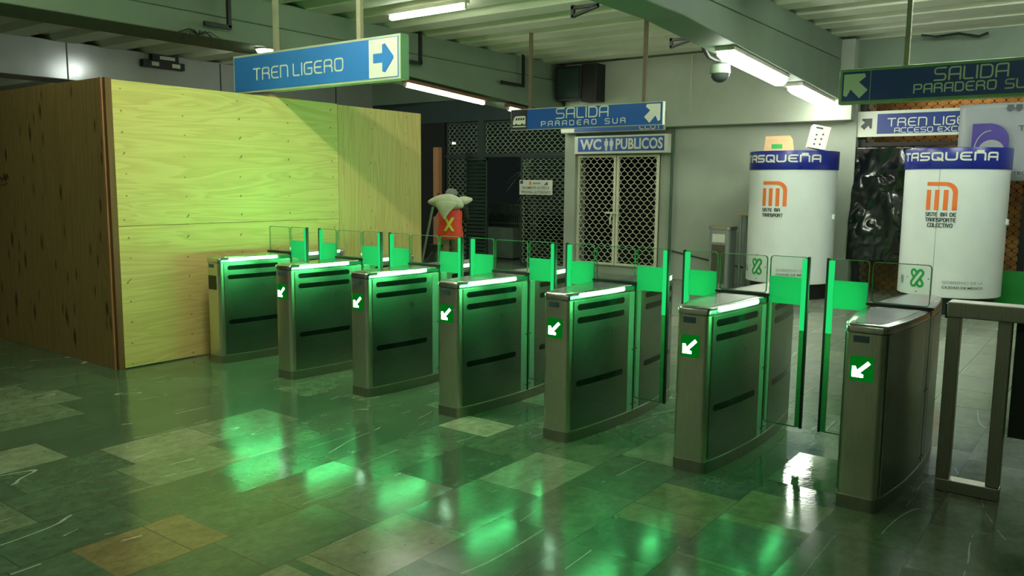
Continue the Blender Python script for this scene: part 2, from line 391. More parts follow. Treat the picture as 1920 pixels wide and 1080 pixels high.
# ---- stroke lettering in the square rounded hand of the station signs
G = {
 'T': (1, [[(0, 1), (1, 1)], [(.5, 1), (.5, 0)]]),
 'R': (1, [[(0, 0), (0, 1, .25), (.95, 1, .25), (.95, .5, .2), (.1, .5)], [(.6, .5), (1, .38, .15), (1, 0)]]),
 'E': (.95, [[(1, 1), (0, 1, .4), (0, 0, .4), (1, 0)], [(0, .5), (.85, .5)]]),
 'N': (1, [[(0, 0), (0, 1), (1, 1, .3), (1, 0)]]),
 'L': (.8, [[(0, 1), (0, 0, .15), (1, 0)]]),
 'I': (.02, [[(.5, 1), (.5, 0)]]),
 'G': (1, [[(1, 1), (0, 1, .3), (0, 0, .3), (1, 0, .2), (1, .5), (.5, .5)]]),
 'O': (1, [[(.5, 1), (0, 1, .3), (0, 0, .3), (1, 0, .3), (1, 1, .3), (.5, 1)]]),
 'S': (1, [[(1, 1), (0, 1, .25), (0, .5, .25), (1, .5, .25), (1, 0, .25), (0, 0)]]),
 'A': (1, [[(0, 0), (0, 1, .3), (1, 1, .1), (1, 0)], [(0, .42), (1, .42)]]),
 'D': (1, [[(0, 0), (0, 1), (1, 1, .35), (1, 0, .35), (0, 0)]]),
 'P': (1, [[(0, 0), (0, 1), (1, 1, .25), (1, .45, .25), (0, .45)]]),
 'U': (1, [[(0, 1), (0, 0, .3), (1, 0, .3), (1, 1)]]),
 'Q': (1, [[(.5, 1), (0, 1, .3), (0, 0, .3), (1, 0, .3), (1, 1, .3), (.5, 1)], [(.55, .32), (1.05, -.08)]]),
 'Ñ': (1, [[(0, 0), (0, 1), (1, 1, .3), (1, 0)], [(.2, 1.24), (.8, 1.24)]]),
 'C': (1, [[(1, 1), (0, 1, .3), (0, 0, .3), (1, 0)]]),
 'X': (1, [[(0, 0), (1, 1)], [(0, 1), (1, 0)]]),
 'V': (1, [[(0, 1), (.5, 0), (1, 1)]]),
 'M': (1.1, [[(0, 0), (0, 1, .2), (1, 1, .3), (1, 0)], [(.5, 1), (.5, 0)]]),
 'B': (1, [[(0, 0), (0, 1), (.9, 1, .2), (.9, .5, .2), (0, .5)], [(.9, .5), (1, .4, .1), (1, 0, .2), (0, 0)]]),
}
def round_path(pts):
    out = []
    for k, p in enumerate(pts):
        if len(p) == 3 and 0 < k < len(pts)-1:
            a = Vector(p[:2]); r = p[2]
            d0 = Vector(pts[k-1][:2])-a; d1 = Vector(pts[k+1][:2])-a
            r = min(r, d0.length*.5, d1.length*.5)
            q0 = a+d0.normalized()*r; q1 = a+d1.normalized()*r
            for i in range(5):
                t = i/4; out.append(q0*(1-t)**2+a*2*t*(1-t)+q1*t*t)
        else: out.append(Vector(p[:2]))
    return out
def stroke_layout(text, x0, x1, z0, h, gap=.35, space=.9):
    """list of polylines in x,z"""
    w = 0
    for ch in text: w += space if ch == ' ' else G[ch][0]+gap
    w -= gap
    sx = (x1-x0)/w; out = []; x = x0
    for ch in text:
        if ch == ' ': x += space*sx; continue
        gw, st = G[ch]
        for s_ in st: out.append([(x+p[0]*gw*sx, z0+p[1]*h) for p in round_path(s_)])
        x += (gw+gap)*sx
    return out
def ribbon_pieces(lines, t, sub=None):
    """quads along each stroke and small octagons at the joints, as 2D polygons"""
    polys = []
    for l in lines:
        for a, b in zip(l, l[1:]):
            a = Vector(a); b = Vector(b); d = b-a
            if d.length < 1e-6: continue
            n = Vector((-d.y, d.x)).normalized()*t/2
            k = 1 if not sub else max(1, int(d.length/sub))
            for i in range(k):
                p = a+d*i/k; q = a+d*(i+1)/k
                polys.append([p-n, q-n, q+n, p+n])
        for p in l: polys.append([Vector(p)+Vector((math.cos(i*PI/4+PI/8), math.sin(i*PI/4+PI/8)))*t/2 for i in range(8)])
    return polys
def letters(name, text, x0, x1, z0, h, t, y, mat, parent, gap=.35, space=.9, thick=.003):
    mb = MB()
    for k, poly in enumerate(ribbon_pieces(stroke_layout(text, x0, x1, z0, h, gap, space), t)):
        mb.slab([(p.x, p.y) for p in poly], y-thick-(k % 5)*.0002, y)
    return mb.build(name, mat, parent)
def wrapped(name, polys, R, mat, parent, off=.004):
    """2D polygons (arc length, z) laid on a cylinder about the parent's axis, facing -y at 0"""
    mb = MB()
    for k, poly in enumerate(polys):
        o = off+(k % 5)*.0002; ring = []
        for rr in (R, R+o): ring.append([(rr*math.sin(p[0]/R), -rr*math.cos(p[0]/R), p[1]) for p in poly])
        mb.loft(ring)
    return mb.build(name, mat, parent)
def font_mesh(text, size, bold=0, xs=1):
    c = bpy.data.curves.new('lettering', 'FONT'); c.body = text; c.size = size; c.offset = bold; c.resolution_u = 3
    o = bpy.data.objects.new('lettering', c); COL.objects.link(o)
    dg = bpy.context.evaluated_depsgraph_get()
    me = bpy.data.meshes.new_from_object(o.evaluated_get(dg))
    bpy.data.objects.remove(o); bpy.data.curves.remove(c)
    vs = [(v.co.x*xs, v.co.y) for v in me.vertices]; fs = [tuple(p.vertices) for p in me.polygons]
    bpy.data.meshes.remove(me)
    return vs, fs
def font_on_wall(name, text, x0, x1, z0, h, y, mat, parent, bold=0):
    vs, fs = font_mesh(text, 1, bold)
    ax0 = min(v[0] for v in vs); ax1 = max(v[0] for v in vs); az0 = min(v[1] for v in vs); az1 = max(v[1] for v in vs)
    mb = MB()
    P = [(x0+(v[0]-ax0)/(ax1-ax0)*(x1-x0), z0+(v[1]-az0)/(az1-az0)*h) for v in vs]
    n = len(P)
    mb.add([(px, y-.003, pz) for px, pz in P], fs)
    return mb.build(name, mat, parent)
def font_on_cylinder(name, text, a0, a1, z0, h, R, mat, parent, bold=0):
    vs, fs = font_mesh(text, 1, bold)
    ax0 = min(v[0] for v in vs); ax1 = max(v[0] for v in vs); az0 = min(v[1] for v in vs); az1 = max(v[1] for v in vs)
    mb = MB(); q = []
    for v in vs:
        a = a0+(v[0]-ax0)/(ax1-ax0)*(a1-a0)
        q.append(((R+.005)*math.sin(a), -(R+.005)*math.cos(a), z0+(v[1]-az0)/(az1-az0)*h))
    mb.add(q, fs); return mb.build(name, mat, parent)

def lattice(mb, x0, x1, z0, z1, y, px, pz, t, d=.012):
    """expanded metal: upright zigzag strands that touch at their elbows"""
    cols = int((x1-x0)/px); rows = int((z1-z0)/pz); px = (x1-x0)/cols; pz = (z1-z0)/rows
    for c in range(cols+1):
        cx = x0+c*px; sgn = 1 if c % 2 else -1; pts = []
        for r in range(rows+1):
            e = (sgn if r % 2 else -sgn)*px*.5
            z = z0+r*pz
            for dz in (-.22, .22):
                zz = min(z1, max(z0, z+dz*pz)); pts.append((min(x1, max(x0, cx+e*.97)), zz))
        vs = []; fs = []
        for k, (x, z) in enumerate(pts):
            vs += [(x-t/2, y, z), (x+t/2, y, z), (x+t/2, y+d, z), (x-t/2, y+d, z)]
            if k:
                a = 4*(k-1); b = 4*k
                for q in range(4): fs.append((a+q, a+(q+1) % 4, b+(q+1) % 4, b+q))
        mb.add(vs, fs)

# ------------------------------------------------------------------ the place
CEIL = 4.0; WALL_Y = 9.44
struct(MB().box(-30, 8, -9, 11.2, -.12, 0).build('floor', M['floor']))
MB_g = MB().box(-40, 12, 11.2, 34, -.12, -.02); struct(MB_g.build('ground_outside', M['ground']))

# ribbed ceiling, ribs run along x
mb = MB(); prof = []; y = -9.0; pitch = .80
while y < 9.9:
    prof += [(y, CEIL), (y+.38, CEIL), (y+.46, CEIL+.09), (y+.72, CEIL+.09)]; y += pitch
prof.append((y, CEIL))
vs = []; fs = []
for k, (yy, z) in enumerate(prof):
    vs += [(-30, yy, z), (8, yy, z)]
    if k: fs.append((2*k-2, 2*k-1, 2*k+1, 2*k))
mb.add(vs, fs); mb.box(-30, 8, -9, y, CEIL+.2, CEIL+.3)
struct(mb.build('ceiling', M['deck']))

# beams along y with a haunch towards the far wall
def beam(name, x0, x1, step):
    zb = lambda yy: 3.43 if yy < 3.5 else 3.43-(yy-3.5)/(WALL_Y-3.5)*.36
    mb = MB()
    for lo, hi, a, b in ((3.70, CEIL+.02, x0+step, x1-step), (None, 3.69, x0, x1)):
        rings = []
        for yy in (-9, 3.5, 5, 7, WALL_Y):
            l = zb(yy)+.0 if lo is None else lo
            rings.append([(a, yy, l), (b, yy, l), (b, yy, hi), (a, yy, hi)])
        mb.loft(rings)
    mb.box(x0+step+.02, x1-step-.02, -9, WALL_Y, 3.68, 3.71)
    return struct(mb.build(name, M['concrete'], bevel=.012))
beam('ceiling_beam', -1.02, -.58, .0)
beam('ceiling_beam', -6.55, -5.82, .03)
far = MB().box(-12.0, -11.3, -9, WALL_Y, 3.39, CEIL+.02).build('ceiling_beam', M['panel_metal'], bevel=.01); struct(far)
sm = MB()
for yy in (-6.4, -3.45, -.5, 2.42, 5.35, 8.3): sm.box(-11.302, -11.296, yy-.012, yy+.012, 3.39, CEIL)
sm.build('cladding_joint', M['black_metal'], far)

# far wall: plain plaster between the wc gate and the wire fence
w = MB(); w.box(-3.76, -.35, WALL_Y, WALL_Y+.25, 0, CEIL); w.box(-5.53, -3.76, WALL_Y, WALL_Y+.25, 2.29, CEIL); w.box(-5.53, -3.76, WALL_Y, WALL_Y+.25, 0, .17)
struct(w.build('wall_far', M['plaster']))
struct(MB().box(-5.78, -5.53, 9.30, 9.7, 0, 2.75).build('pillar', M['plaster'], bevel=.01))
struct(MB().box(-5.72, -.38, 9.20, WALL_Y, 2.76, CEIL).build('trim_1', M['plaster'], bevel=.008))          # deep fascia
struct(MB().box(-.38, 8, WALL_Y-.02, 9.9, 3.05, CEIL).build('trim_2', M['concrete']))
struct(MB().box(-30, -5.72, WALL_Y, 9.7, 3.52, CEIL).build('trim_3', M['concrete']))
struct(MB().box(-30, -5.78, WALL_Y+.04, 9.65, 3.05, 3.52).build('trim_4', M['teal']))
struct(MB().box(-30, -9.05, WALL_Y, 9.7, 0, 3.05).build('wall_back', M['black_void']))  # near-black sheet in place of an unlit opening
# dark room behind the wc gate, and what stands behind the fence at the right
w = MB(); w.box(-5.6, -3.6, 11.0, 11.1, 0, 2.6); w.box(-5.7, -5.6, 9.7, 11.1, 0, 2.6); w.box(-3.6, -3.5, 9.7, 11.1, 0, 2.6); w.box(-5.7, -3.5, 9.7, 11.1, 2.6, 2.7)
struct(w.build('wall_toilet', M['black_void']))  # shade of the unlit room put into the wall colour
struct(MB().box(-.6, 8, 10.6, 10.7, 0, 3.6).build('wall_behind_fence', M['brown_wall']))
struct(MB().box(-.62, -.35, WALL_Y+.25, 10.7, 0, 3.6).build('wall_return', M['plaster']))
struct(MB().box(-24.2, -24, -9, 9.6, 0, 4.2).build('wall_left', M['dirt_red']))
struct(MB().box(7.8, 8, -9, 10.7, 0, 4.2).build('wall_right', M['concrete']))
struct(MB().box(-30, 8, -9.2, -9, 0, 4.2).build('wall_near', M['plaster']))

# ------------------------------------------------------------------ turnstiles
L_ = .773; B_ = .168; A_ = .100
def hw(y): return B_-(B_-A_)*(y/L_)**2
def half_outline(off, y1, r=.030, n=14):
    """plan of the front half (from y=-L to y1), counter-clockwise"""
    a = A_+off; y0 = -L_-off
    right = arc(a-r, y0+r, r, -90, 0, 5)
    ys = [(-L_+r)+(y1+L_-r)*k/n for k in range(1, n+1)]
    right += [(hw(yy)+off, yy) for yy in ys]
    left = [(-x, yy) for x, yy in reversed(right)]
    return right+left
def flip(pts): return [(-x, -yy) for x, yy in pts]
def stadium(mb, sgn, y0, y1, zc, r, o0, o1, n=16):
    """raised strip with round ends lying on the bowed side"""
    ring = []
    st = []
    for k in range(5): st.append((y0+r*(1-math.cos(PI/2*k/4)), r*math.sin(PI/2*k/4)))
    for k in range(1, n): st.append((y0+r+(y1-y0-2*r)*k/n, r))
    for k in range(5): st.append((y1-r*(1-math.sin(PI/2*(1-k/4))) if False else y1-r+r*math.sin(PI/2*k/4), r*math.cos(PI/2*k/4)))
    vs = []; fs = []
    for k, (yy, h) in enumerate(st):
        h = max(h, .0008)
        for o, dz in ((o0, -h), (o1, -h), (o1, h), (o0, h)): vs.append((sgn*(hw(yy)+o), yy, zc+dz))
        if k:
            a = 4*(k-1); b = 4*k
            for q in range(4): fs.append((a+q, a+(q+1) % 4, b+(q+1) % 4, b+q))
    fs.append((0, 1, 2, 3)); e = 4*(len(st)-1); fs.append((e+3, e+2, e+1, e))
    mb.add(vs, fs)
def side_sheet(mb, sgn, y0, y1, z0, z1, o0, o1, n=14):
    vs = []; fs = []
    for k in range(n+1):
        yy = y0+(y1-y0)*k/n
        for o, z in ((o0, z0), (o1, z0), (o1, z1), (o0, z1)): vs.append((sgn*(hw(yy)+o), yy, z))
        if k:
            a = 4*(k-1); b = 4*k
            for q in range(4): fs.append((a+q, a+(q+1) % 4, b+(q+1) % 4, b+q))
    fs.append((0, 1, 2, 3)); e = 4*n; fs.append((e+3, e+2, e+1, e))
    mb.add(vs, fs)

WOUT = .429; TOP = 1.268; WBOT = .165
def turnstile():
    root = thing('turnstile', '', 'turnstile', (0, 0, 0))
    def part(o, slot): o['slot_name'] = slot; return o
    for end, fl in (('f', lambda p: p), ('r', flip)):
        part(MB().prism(fl(half_outline(.004, -.0)), 0, .072).build('plinth', M['steel_plinth'], root, smooth=True), 'plinth'+end)
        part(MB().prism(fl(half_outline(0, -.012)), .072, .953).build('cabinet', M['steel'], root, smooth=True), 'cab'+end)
        ro = [[(x, y, z) for x, y in fl(half_outline(o, -.016))] for o, z in ((.003, .957), (.004, .985), (.0, .996), (-.006, 1.0))]
        lid = part(MB().loft(ro).build('lid', M['steel_lid'], root, smooth=True), 'lid'+end)
        pl = fl([(x*.82, max(y, -L_+.035)) for x, y in half_outline(-.02, -.05)])
        MB().prism(pl, .9995, 1.003).build('top_plate', M['steel_lid'], lid)
    part(MB().box(-B_+.006, B_-.006, -.016, .016, .072, .995).build('spine', M['rubber'], root), 'spine')
    part(MB().slab(rrect(-.184, .184, 1.0, 1.018, .008), -.02, .02).build('top_seal', M['rubber'], root), 'seal')
    for sgn, sd in ((1, 'R'), (-1, 'L')):
        for e, ed in ((-1, 'f'), (1, 'r')):
            yr = lambda a, b: (a, b) if e < 0 else (-b, -a)
            mb = MB(); side_sheet(mb, sgn, *yr(-.728, -.096), .082, .950, -.002, .0035)
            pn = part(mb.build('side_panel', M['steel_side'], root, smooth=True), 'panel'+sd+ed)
            mb = MB(); side_sheet(mb, sgn, *yr(-.090, -.014), .082, .950, -.002, .003, 3)
            part(mb.build('post_strip', M['steel_bright'], root, smooth=True), 'post'+sd+ed)
            for zc in (.905, .817, .392):
                mb = MB(); stadium(mb, sgn, *yr(-.695, -.160), zc, .021, .002, .0048)
                part(mb.build('sensor_window', M['window_dark'], root), 'slots'+sd+ed)
            mb = MB(); stadium(mb, sgn, *yr(-.680, -.165), *((.984, .0135, .001, .008) if sgn > 0 else (.975, .014, .001, .0048)))
            part(mb.build('light_bar', M['led'] if sgn > 0 else M['led_side'], root, smooth=True), 'led'+sd+ed)
            for zc in (.53, .123):
                yy = -.03*(-e); yy = e*.03
                mb = MB(); x = sgn*hw(yy)
                mb.tube([(x, yy, zc), (x+sgn*.006, yy, zc)], .006, 8)
                part(mb.build('screw', M['rubber'], root), 'screw'+sd+ed)
    # front face: display with arrow, maker's plate
    y = -L_-.001
    dsp = part(MB().slab(rrect(-.068, .050, .700, .832, .008), y-.004, y+.001).build('arrow_display', M['display'], root), 'display')
    c, s_ = -.010, .766
    ar = [(-.045, -.045), (.012, -.045), (.012, -.030), (-.006, -.022), (.045, .029), (.031, .043), (-.020, -.008), (-.028, .012), (-.045, .012)]
    MB().slab([(c+px, s_+pz) for px, pz in ar], y-.007, y-.0035).build('arrow', M['arrow'], dsp)
    part(MB().slab(rrect(-.058, .020, .905, .940, .004), y-.003, y+.001).build('maker_plate', M['sticker'], root), 'plate')
    # glass over the cabinet and the two wings
    def pane(name, x0, x1, z0, z1, slot, parent=root):
        p = MB().slab(rrect(x0, x1, z0, z1, .022), -.006, .006).build(name, M['glass'], parent)
        o = rrect(x0, x1, z0, z1, .022); i = rrect(x0+.004, x1-.004, z0+.004, z1-.004, .019); n = len(o)
        vs = [(x, yy, z) for yy in (-.0066, .0066) for ring in (o, i) for x, z in ring]; fs = []
        for k in range(n):
            j = (k+1) % n
            fs += [(k, j, n+j, n+k), (2*n+k, 3*n+k, 3*n+j, 2*n+j), (k, 2*n+k, 2*n+j, j)]
        MB().add(vs, fs).build('pane_edge', M['edge_glass'], p)
        return part(p, slot)
    pane('glass_screen', -.160, .160, 1.018, TOP-.004, 'screen')
    for sgn, sd in ((1, 'R'), (-1, 'L')):
        X = lambda a, b: (a, b) if sgn > 0 else (-b, -a)
        wg = pane('glass_wing', *X(B_+.010, WOUT-.012), WBOT, TOP, 'wing'+sd)
        MB().box(*X(WOUT-.046, WOUT-.014), -.009, .009, .80, TOP-.012).build('edge_light', M['edge_led'], wg)
        MB().box(*X(WOUT-.044, WOUT-.014), -.009, .009, WBOT+.004, .80).build('edge_trim', M['edge_glass'], wg)
        MB().box(*X(WOUT-.014, WOUT), -.012, .012, WBOT-.002, TOP+.002).build('rubber_edge', M['rubber'], wg)
        MB().box(*X(B_+.014, WOUT-.046), -.0075, .0075, .962, 1.135).build('frosted_band', M['frost'], wg)
    return root
XS = [-3.62, -2.594, -1.641, -.704, .244, 1.2065, 2.168]
LB = ['stainless steel turnstile standing closest to the plywood hoarding, its arrow display dark',
      'second turnstile from the plywood hoarding, arrow lit, between the dark-display one and the third',
      'third stainless turnstile counted from the plywood hoarding, arrow display lit green',
      'middle one of the seven stainless turnstiles, lit arrow on its front',
      'fifth stainless turnstile from the plywood hoarding, third counted from the steel railing',
      'second turnstile from the steel railing, large, with slotted side lit green',
      'nearest turnstile, beside the steel railing, its right side plain without slots or light bar']
proto = turnstile()
for k, x in enumerate(XS):
    if k == 3: t = proto
    else:
        skip = ()
        if k == 0: skip = ('wingL', 'ledLf', 'ledLr')
        if k == 6: skip = ('wingR', 'slotsRf', 'slotsRr', 'ledRf', 'ledRr')
        t = dup(proto, skip)
    t.location = (x, L_, 0); t['label'] = LB[k]; t['group'] = 'row of glass-winged turnstiles'
    if k == 0:
        for c in list(t.children):
            if c.get('slot_name') == 'display':
                for g in list(c.children): bpy.data.objects.remove(g)
                c.data = c.data.copy(); c.data.materials[0] = M['display_off']; c['label'] = 'dark unlit display'
for o in list(bpy.data.objects):
    if 'slot_name' in o: del o['slot_name']

# ------------------------------------------------------------------ plywood hoarding
ply = thing('hoarding', 'tall plywood hoarding around a closed-off area, pale side and weathered brown end', 'hoarding', (-4, -.7, 0))
def pp(name, mat, x0, x1, y0, y1, z0, z1, label=None):
    o = MB().box(x0+4, x1+4, y0+.7, y1+.7, z0, z1).build(name, mat, ply, bevel=.002)
    if label: o['label'] = label
    return o
pp('plywood_sheet', M['ply_h'], -4.02, -4.0, -.68, 1.893, 1.302, 2.585, 'upper pale sheet with level grain')
pp('plywood_sheet', M['ply_h'], -4.02, -4.0, -.68, 1.893, 0.01, 1.298, 'lower pale sheet with level grain')
pp('plywood_sheet', M['ply_v'], -4.02, -4.0, 1.899, 3.26, 0.01, 2.575, 'knotty sheet with upright grain')
pp('plywood_sheet', M['ply_old'], -9.2, -4.045, -.742, -.72, 0.0, 2.60, 'weathered brown sheet full of dark nail stains')
pp('corner_post', M['timber_dark'], -4.05, -4.004, -.735, -.68, 0, 2.60)
pp('edge_strip', M['timber'], -4.075, -4.045, -.75, -.735, 0, 2.60)
pp('plywood_sheet', M['ply_v'], -9.2, -4.02, 3.24, 3.26, 0.0, 2.575)
for yy in (.3, 1.5, 2.7): pp('stud', M['timber'], -4.10, -4.02, yy, yy+.08, 0, 2.55)
pp('top_rail', M['timber'], -4.10, -4.02, 1.00, 1.36, 2.55, 2.605)

scr = MB(); rnd = random.Random(4)
for k in range(7):
    x = -6.32+.045*k; z = 1.70+rnd.uniform(-.02, .02)
    for poly in ribbon_pieces([[(x, z), (x+rnd.uniform(-.01, .03), z+rnd.uniform(.03, .07)), (x+.04, z+rnd.uniform(-.02, .02))]], .008): scr.slab([(q.x+4, q.y) for q in poly], -.046, -.042)
for poly in ribbon_pieces([[(-6.28, 1.66), (-6.14, 1.65), (-6.06, 1.67)]], .008): scr.slab([(q.x+4, q.y) for q in poly], -.046, -.042)
scr.build('scribble', M['cable'], ply)
# ------------------------------------------------------------------ hanging signs
def sign_box(root, x0, x1, z0, z1, depth, frame_mat, face_mat, fr=.022, end=None):
    b = MB().box(x0, x1, 0, depth, z0, z1).build('sign_box', frame_mat, root, bevel=.006)
    f = MB().box(x0+fr, x1-fr, -.004, .002, z0+fr, z1-fr).build('sign_face', face_mat, root)
    if end: MB().box(x1, x1+.006, .004, depth-.004, z0+.006, z1-.006).build('end_plate', end, root)
    return f
# A
sA = thing('hanging_sign', 'long pale blue hanging sign with a right-pointing arrow, above the plywood hoarding', 'sign', (0, 1.0, 0), 0, 'hanging direction signs')
fa = sign_box(sA, -4.63, -2.14, 2.64, 3.04, .11, M['sign_frame'], M['sign_blue_a'], end=M['sign_green'])
MB().box(-2.535, -2.168, -.008, -.003, 2.668, 3.012).build('white_panel', M['sign_white'], sA)
letters('lettering', 'TREN LIGERO', -4.275, -2.895, 2.770, .112, .0145, -.004, M['sign_white'], sA, gap=.36, space=.45)
ax, az = -2.345, 2.838
MB().slab([(ax-.13, az-.037), (ax-.012, az-.037), (ax-.012, az-.12), (ax+.022, az-.128), (ax+.128, az-.012), (ax+.128, az+.01), (ax+.022, az+.128), (ax-.012, az+.12), (ax-.012, az+.045), (ax-.13, az+.045)], -.013, -.008).build('arrow', M['sign_blue_a'], sA)
for xr in (-3.963, -2.716): MB().box(xr-.026, xr+.026, .035, .075, 3.03, CEIL+.02).build('hanger_rod', M['rod'], sA)
# B
sB = thing('hanging_sign', 'blue hanging sign with a bus pictogram and up-right arrow, in front of the toilet gate', 'sign', (0, 6.1, 0), 0, 'hanging direction signs')
sign_box(sB, -4.715, -2.075, 2.548, 2.873, .07, M['sign_frame'], M['sign_blue_b'], fr=.012)
MB().box(-4.703, -4.40, -.008, -.003, 2.560, 2.861).build('bus_panel', M['black_metal'], sB)
def bus(parent, x0, z0, w_, h_, y, mat):
    mb = MB()
    mb.slab([(x0+.0*w_, z0+.22*h_), (x0+w_, z0+.22*h_), (x0+w_, z0+h_*.92), (x0+.93*w_, z0+h_), (x0+.25*w_, z0+h_), (x0+.12*w_, z0+.9*h_), (x0, z0+.52*h_)], y-.004, y)
    mb.box(x0-.02*w_, x0+1.02*w_, y-.004, y, z0-.02*h_, z0+.08*h_)
    o = mb.build('bus_pictogram', mat, parent)
    k = MB()
    for q in range(4): k.slab([(x0+(.20+.19*q)*w_, z0+.62*h_), (x0+(.33+.19*q)*w_, z0+.62*h_), (x0+(.38+.19*q)*w_, z0+.84*h_), (x0+(.25+.19*q)*w_, z0+.84*h_)], y-.006, y-.0035)
    for q in (.26, .74): k.slab(arc(x0+q*w_, z0+.24*h_, .1*h_, 0, 360, 10)[:-1], y-.006, y-.0035)
    k.build('bus_window', M['black_metal'], o)
bus(sB, -4.665, 2.60, .24, .165, -.008, M['sign_white'])
letters('lettering', 'SALIDA', -3.852, -2.952, 2.705, .142, .0175, -.004, M['sign_white'], sB, gap=.32)
letters('lettering', 'PARADERO SUR', -4.125, -2.665, 2.598, .068, .012, -.004, M['sign_white'], sB, gap=.75, space=1.3)
def diag_arrow(parent, cx, cz, s_, flipx, mat, y):
    p = [(-.08, .5), (.5, .5), (.5, -.42), (.36, -.48), (.20, -.16), (-.18, -.56), (-.52, -.22), (-.14, .14), (-.42, .36), (-.36, .5)]
    pts = [(cx+flipx*a*s_, cz+b*s_) for a, b in p]
    if flipx < 0: pts.reverse()
    return MB().slab(pts, y-.004, y).build('arrow', mat, parent)
diag_arrow(sB, -2.235, 2.720, .245, 1, M['sign_white'], -.005)
for xr in (-4.365, -2.39): MB().box(xr-.026, xr+.026, .015, .055, 2.86, CEIL+.02).build('hanger_rod', M['rod_dark'], sB)
# C
sC = thing('hanging_sign', 'dark blue hanging sign with an up-left arrow, above the two round kiosks', 'sign', (0, 4.3, 0), 0, 'hanging direction signs')
sign_box(sC, .770, 3.25, 2.535, 2.88, .10, M['sign_frame_green'], M['sign_blue_c'], fr=.03)
MB().box(1.066, 1.071, -.006, -.003, 2.565, 2.85).build('panel_joint', M['sign_frame'], sC)
diag_arrow(sC, .93, 2.715, .225, -1, M['sign_white'], -.005)
letters('lettering', 'SALIDA', 1.640, 2.240, 2.718, .112, .0145, -.004, M['sign_white'], sC, gap=.32)
letters('lettering', 'PARADERO SUR', 1.468, 2.47, 2.610, .078, .0125, -.004, M['sign_white'], sC, gap=.36, space=.8)
for xr in (1.375, 2.62): MB().box(xr-.022, xr+.022, .03, .07, 2.87, CEIL+.02).build('hanger_rod', M['rod'], sC)

# ------------------------------------------------------------------ wall signs
wc = thing('wall_sign', 'blue and white public toilet sign mounted over the lattice gate', 'sign', (0, 9.2, 0))
MB().box(-5.49, -3.52, .0, .20, 2.30, 2.635).build('sign_box', M['sign_white'], wc, bevel=.006)
MB().box(-5.41, -3.58, -.004, .0, 2.343, 2.605).build('sign_face', M['wc_blue'], wc)
font_on_wall('lettering', 'WC', -5.36, -4.885, 2.372, .205, -.006, M['sign_white'], wc, bold=.035)
font_on_wall('lettering', 'PUBLICOS', -4.575, -3.605, 2.372, .205, -.006, M['sign_white'], wc, bold=.03)
for q in (-4.78, -4.67):
    mb = MB()
    mb.slab(arc(q, 2.562, .020, 0, 360, 12)[:-1], -.007, -.003)
    mb.slab([(q-.022, 2.355), (q-.004, 2.355), (q, 2.45), (q+.004, 2.355), (q+.022, 2.355), (q+.024, 2.44), (q+.040, 2.45), (q+.040, 2.53), (q+.028, 2.54), (q-.028, 2.54), (q-.040, 2.53), (q-.040, 2.45), (q-.024, 2.44)], -.007, -.003)
    mb.build('person_pictogram', M['sign_white'], wc)
ub = thing('wall_sign', 'blue white-ended sign low on the fascia, mostly hidden behind the bus-pictogram sign', 'sign', (0, 9.12, 0))
MB().box(-5.76, -3.56, 0, .08, 2.70, 3.02).build('sign_box', M['sign_frame'], ub)
MB().box(-5.75, -5.45, -.004, 0, 2.71, 3.01).build('white_panel', M['sign_white'], ub)
MB().box(-5.45, -3.57, -.004, 0, 2.71, 3.01).build('sign_face', M['sign_blue_b'], ub)
letters('lettering', 'CCOT', -4.04, -3.62, 2.728, .09, .014, -.004, M['sign_white'], ub)
ts = thing('wall_sign', 'blue and white wall sign with a small arrow, on the fence beside the banner', 'sign', (0, 9.48, 0))
MB().box(-.42, 2.35, 0, .07, 2.50, 2.90).build('sign_box', M['sign_white'], ts, bevel=.006)
MB().box(-.055, 2.32, -.004, 0, 2.545, 2.852).build('sign_face', M['sign_blue_d'], ts)
diag_arrow(ts, -.215, 2.705, .165, 1, M['ink'], -.002)
letters('lettering', 'TREN LIGERO', .10, 1.47, 2.660, .115, .017, -.005, M['sign_white'], ts, space=.6)
letters('lettering', 'ACCESO EXCLUSIVO', .205, 1.55, 2.56, .068, .012, -.005, M['sign_white'], ts, space=.7)
nt_ = thing('notice', 'small white notice with two text lines fixed to the dark mesh gate', 'notice', (0, 9.40, 0))
MB().box(-6.95, -6.13, 0, .015, 1.50, 1.80).build('board', M['sign_white'], nt_)
font_on_wall('lettering', 'SOLAMENTE ACCESO A', -6.88, -6.20, 1.615, .055, -.001, M['ink'], nt_, bold=.01)
font_on_wall('lettering', 'PERSONAL AUTORIZADO', -6.90, -6.17, 1.525, .055, -.001, M['ink'], nt_, bold=.01)
MB().box(-6.70, -6.65, -.004, 0, 1.70, 1.77).build('red_mark', M['orange'], nt_)
MB().box(-6.93, -6.86, -.004, 0, 1.72, 1.785).build('dark_mark', M['ink'], nt_)
MB().box(-6.61, -6.42, -.004, 0, 1.715, 1.75).build('grey_mark', M['ink_light'], nt_)
MB().slab([(-6.34, 1.70), (-6.24, 1.70), (-6.25, 1.77)], -.004, 0).build('bird_mark', M['ink'], nt_)

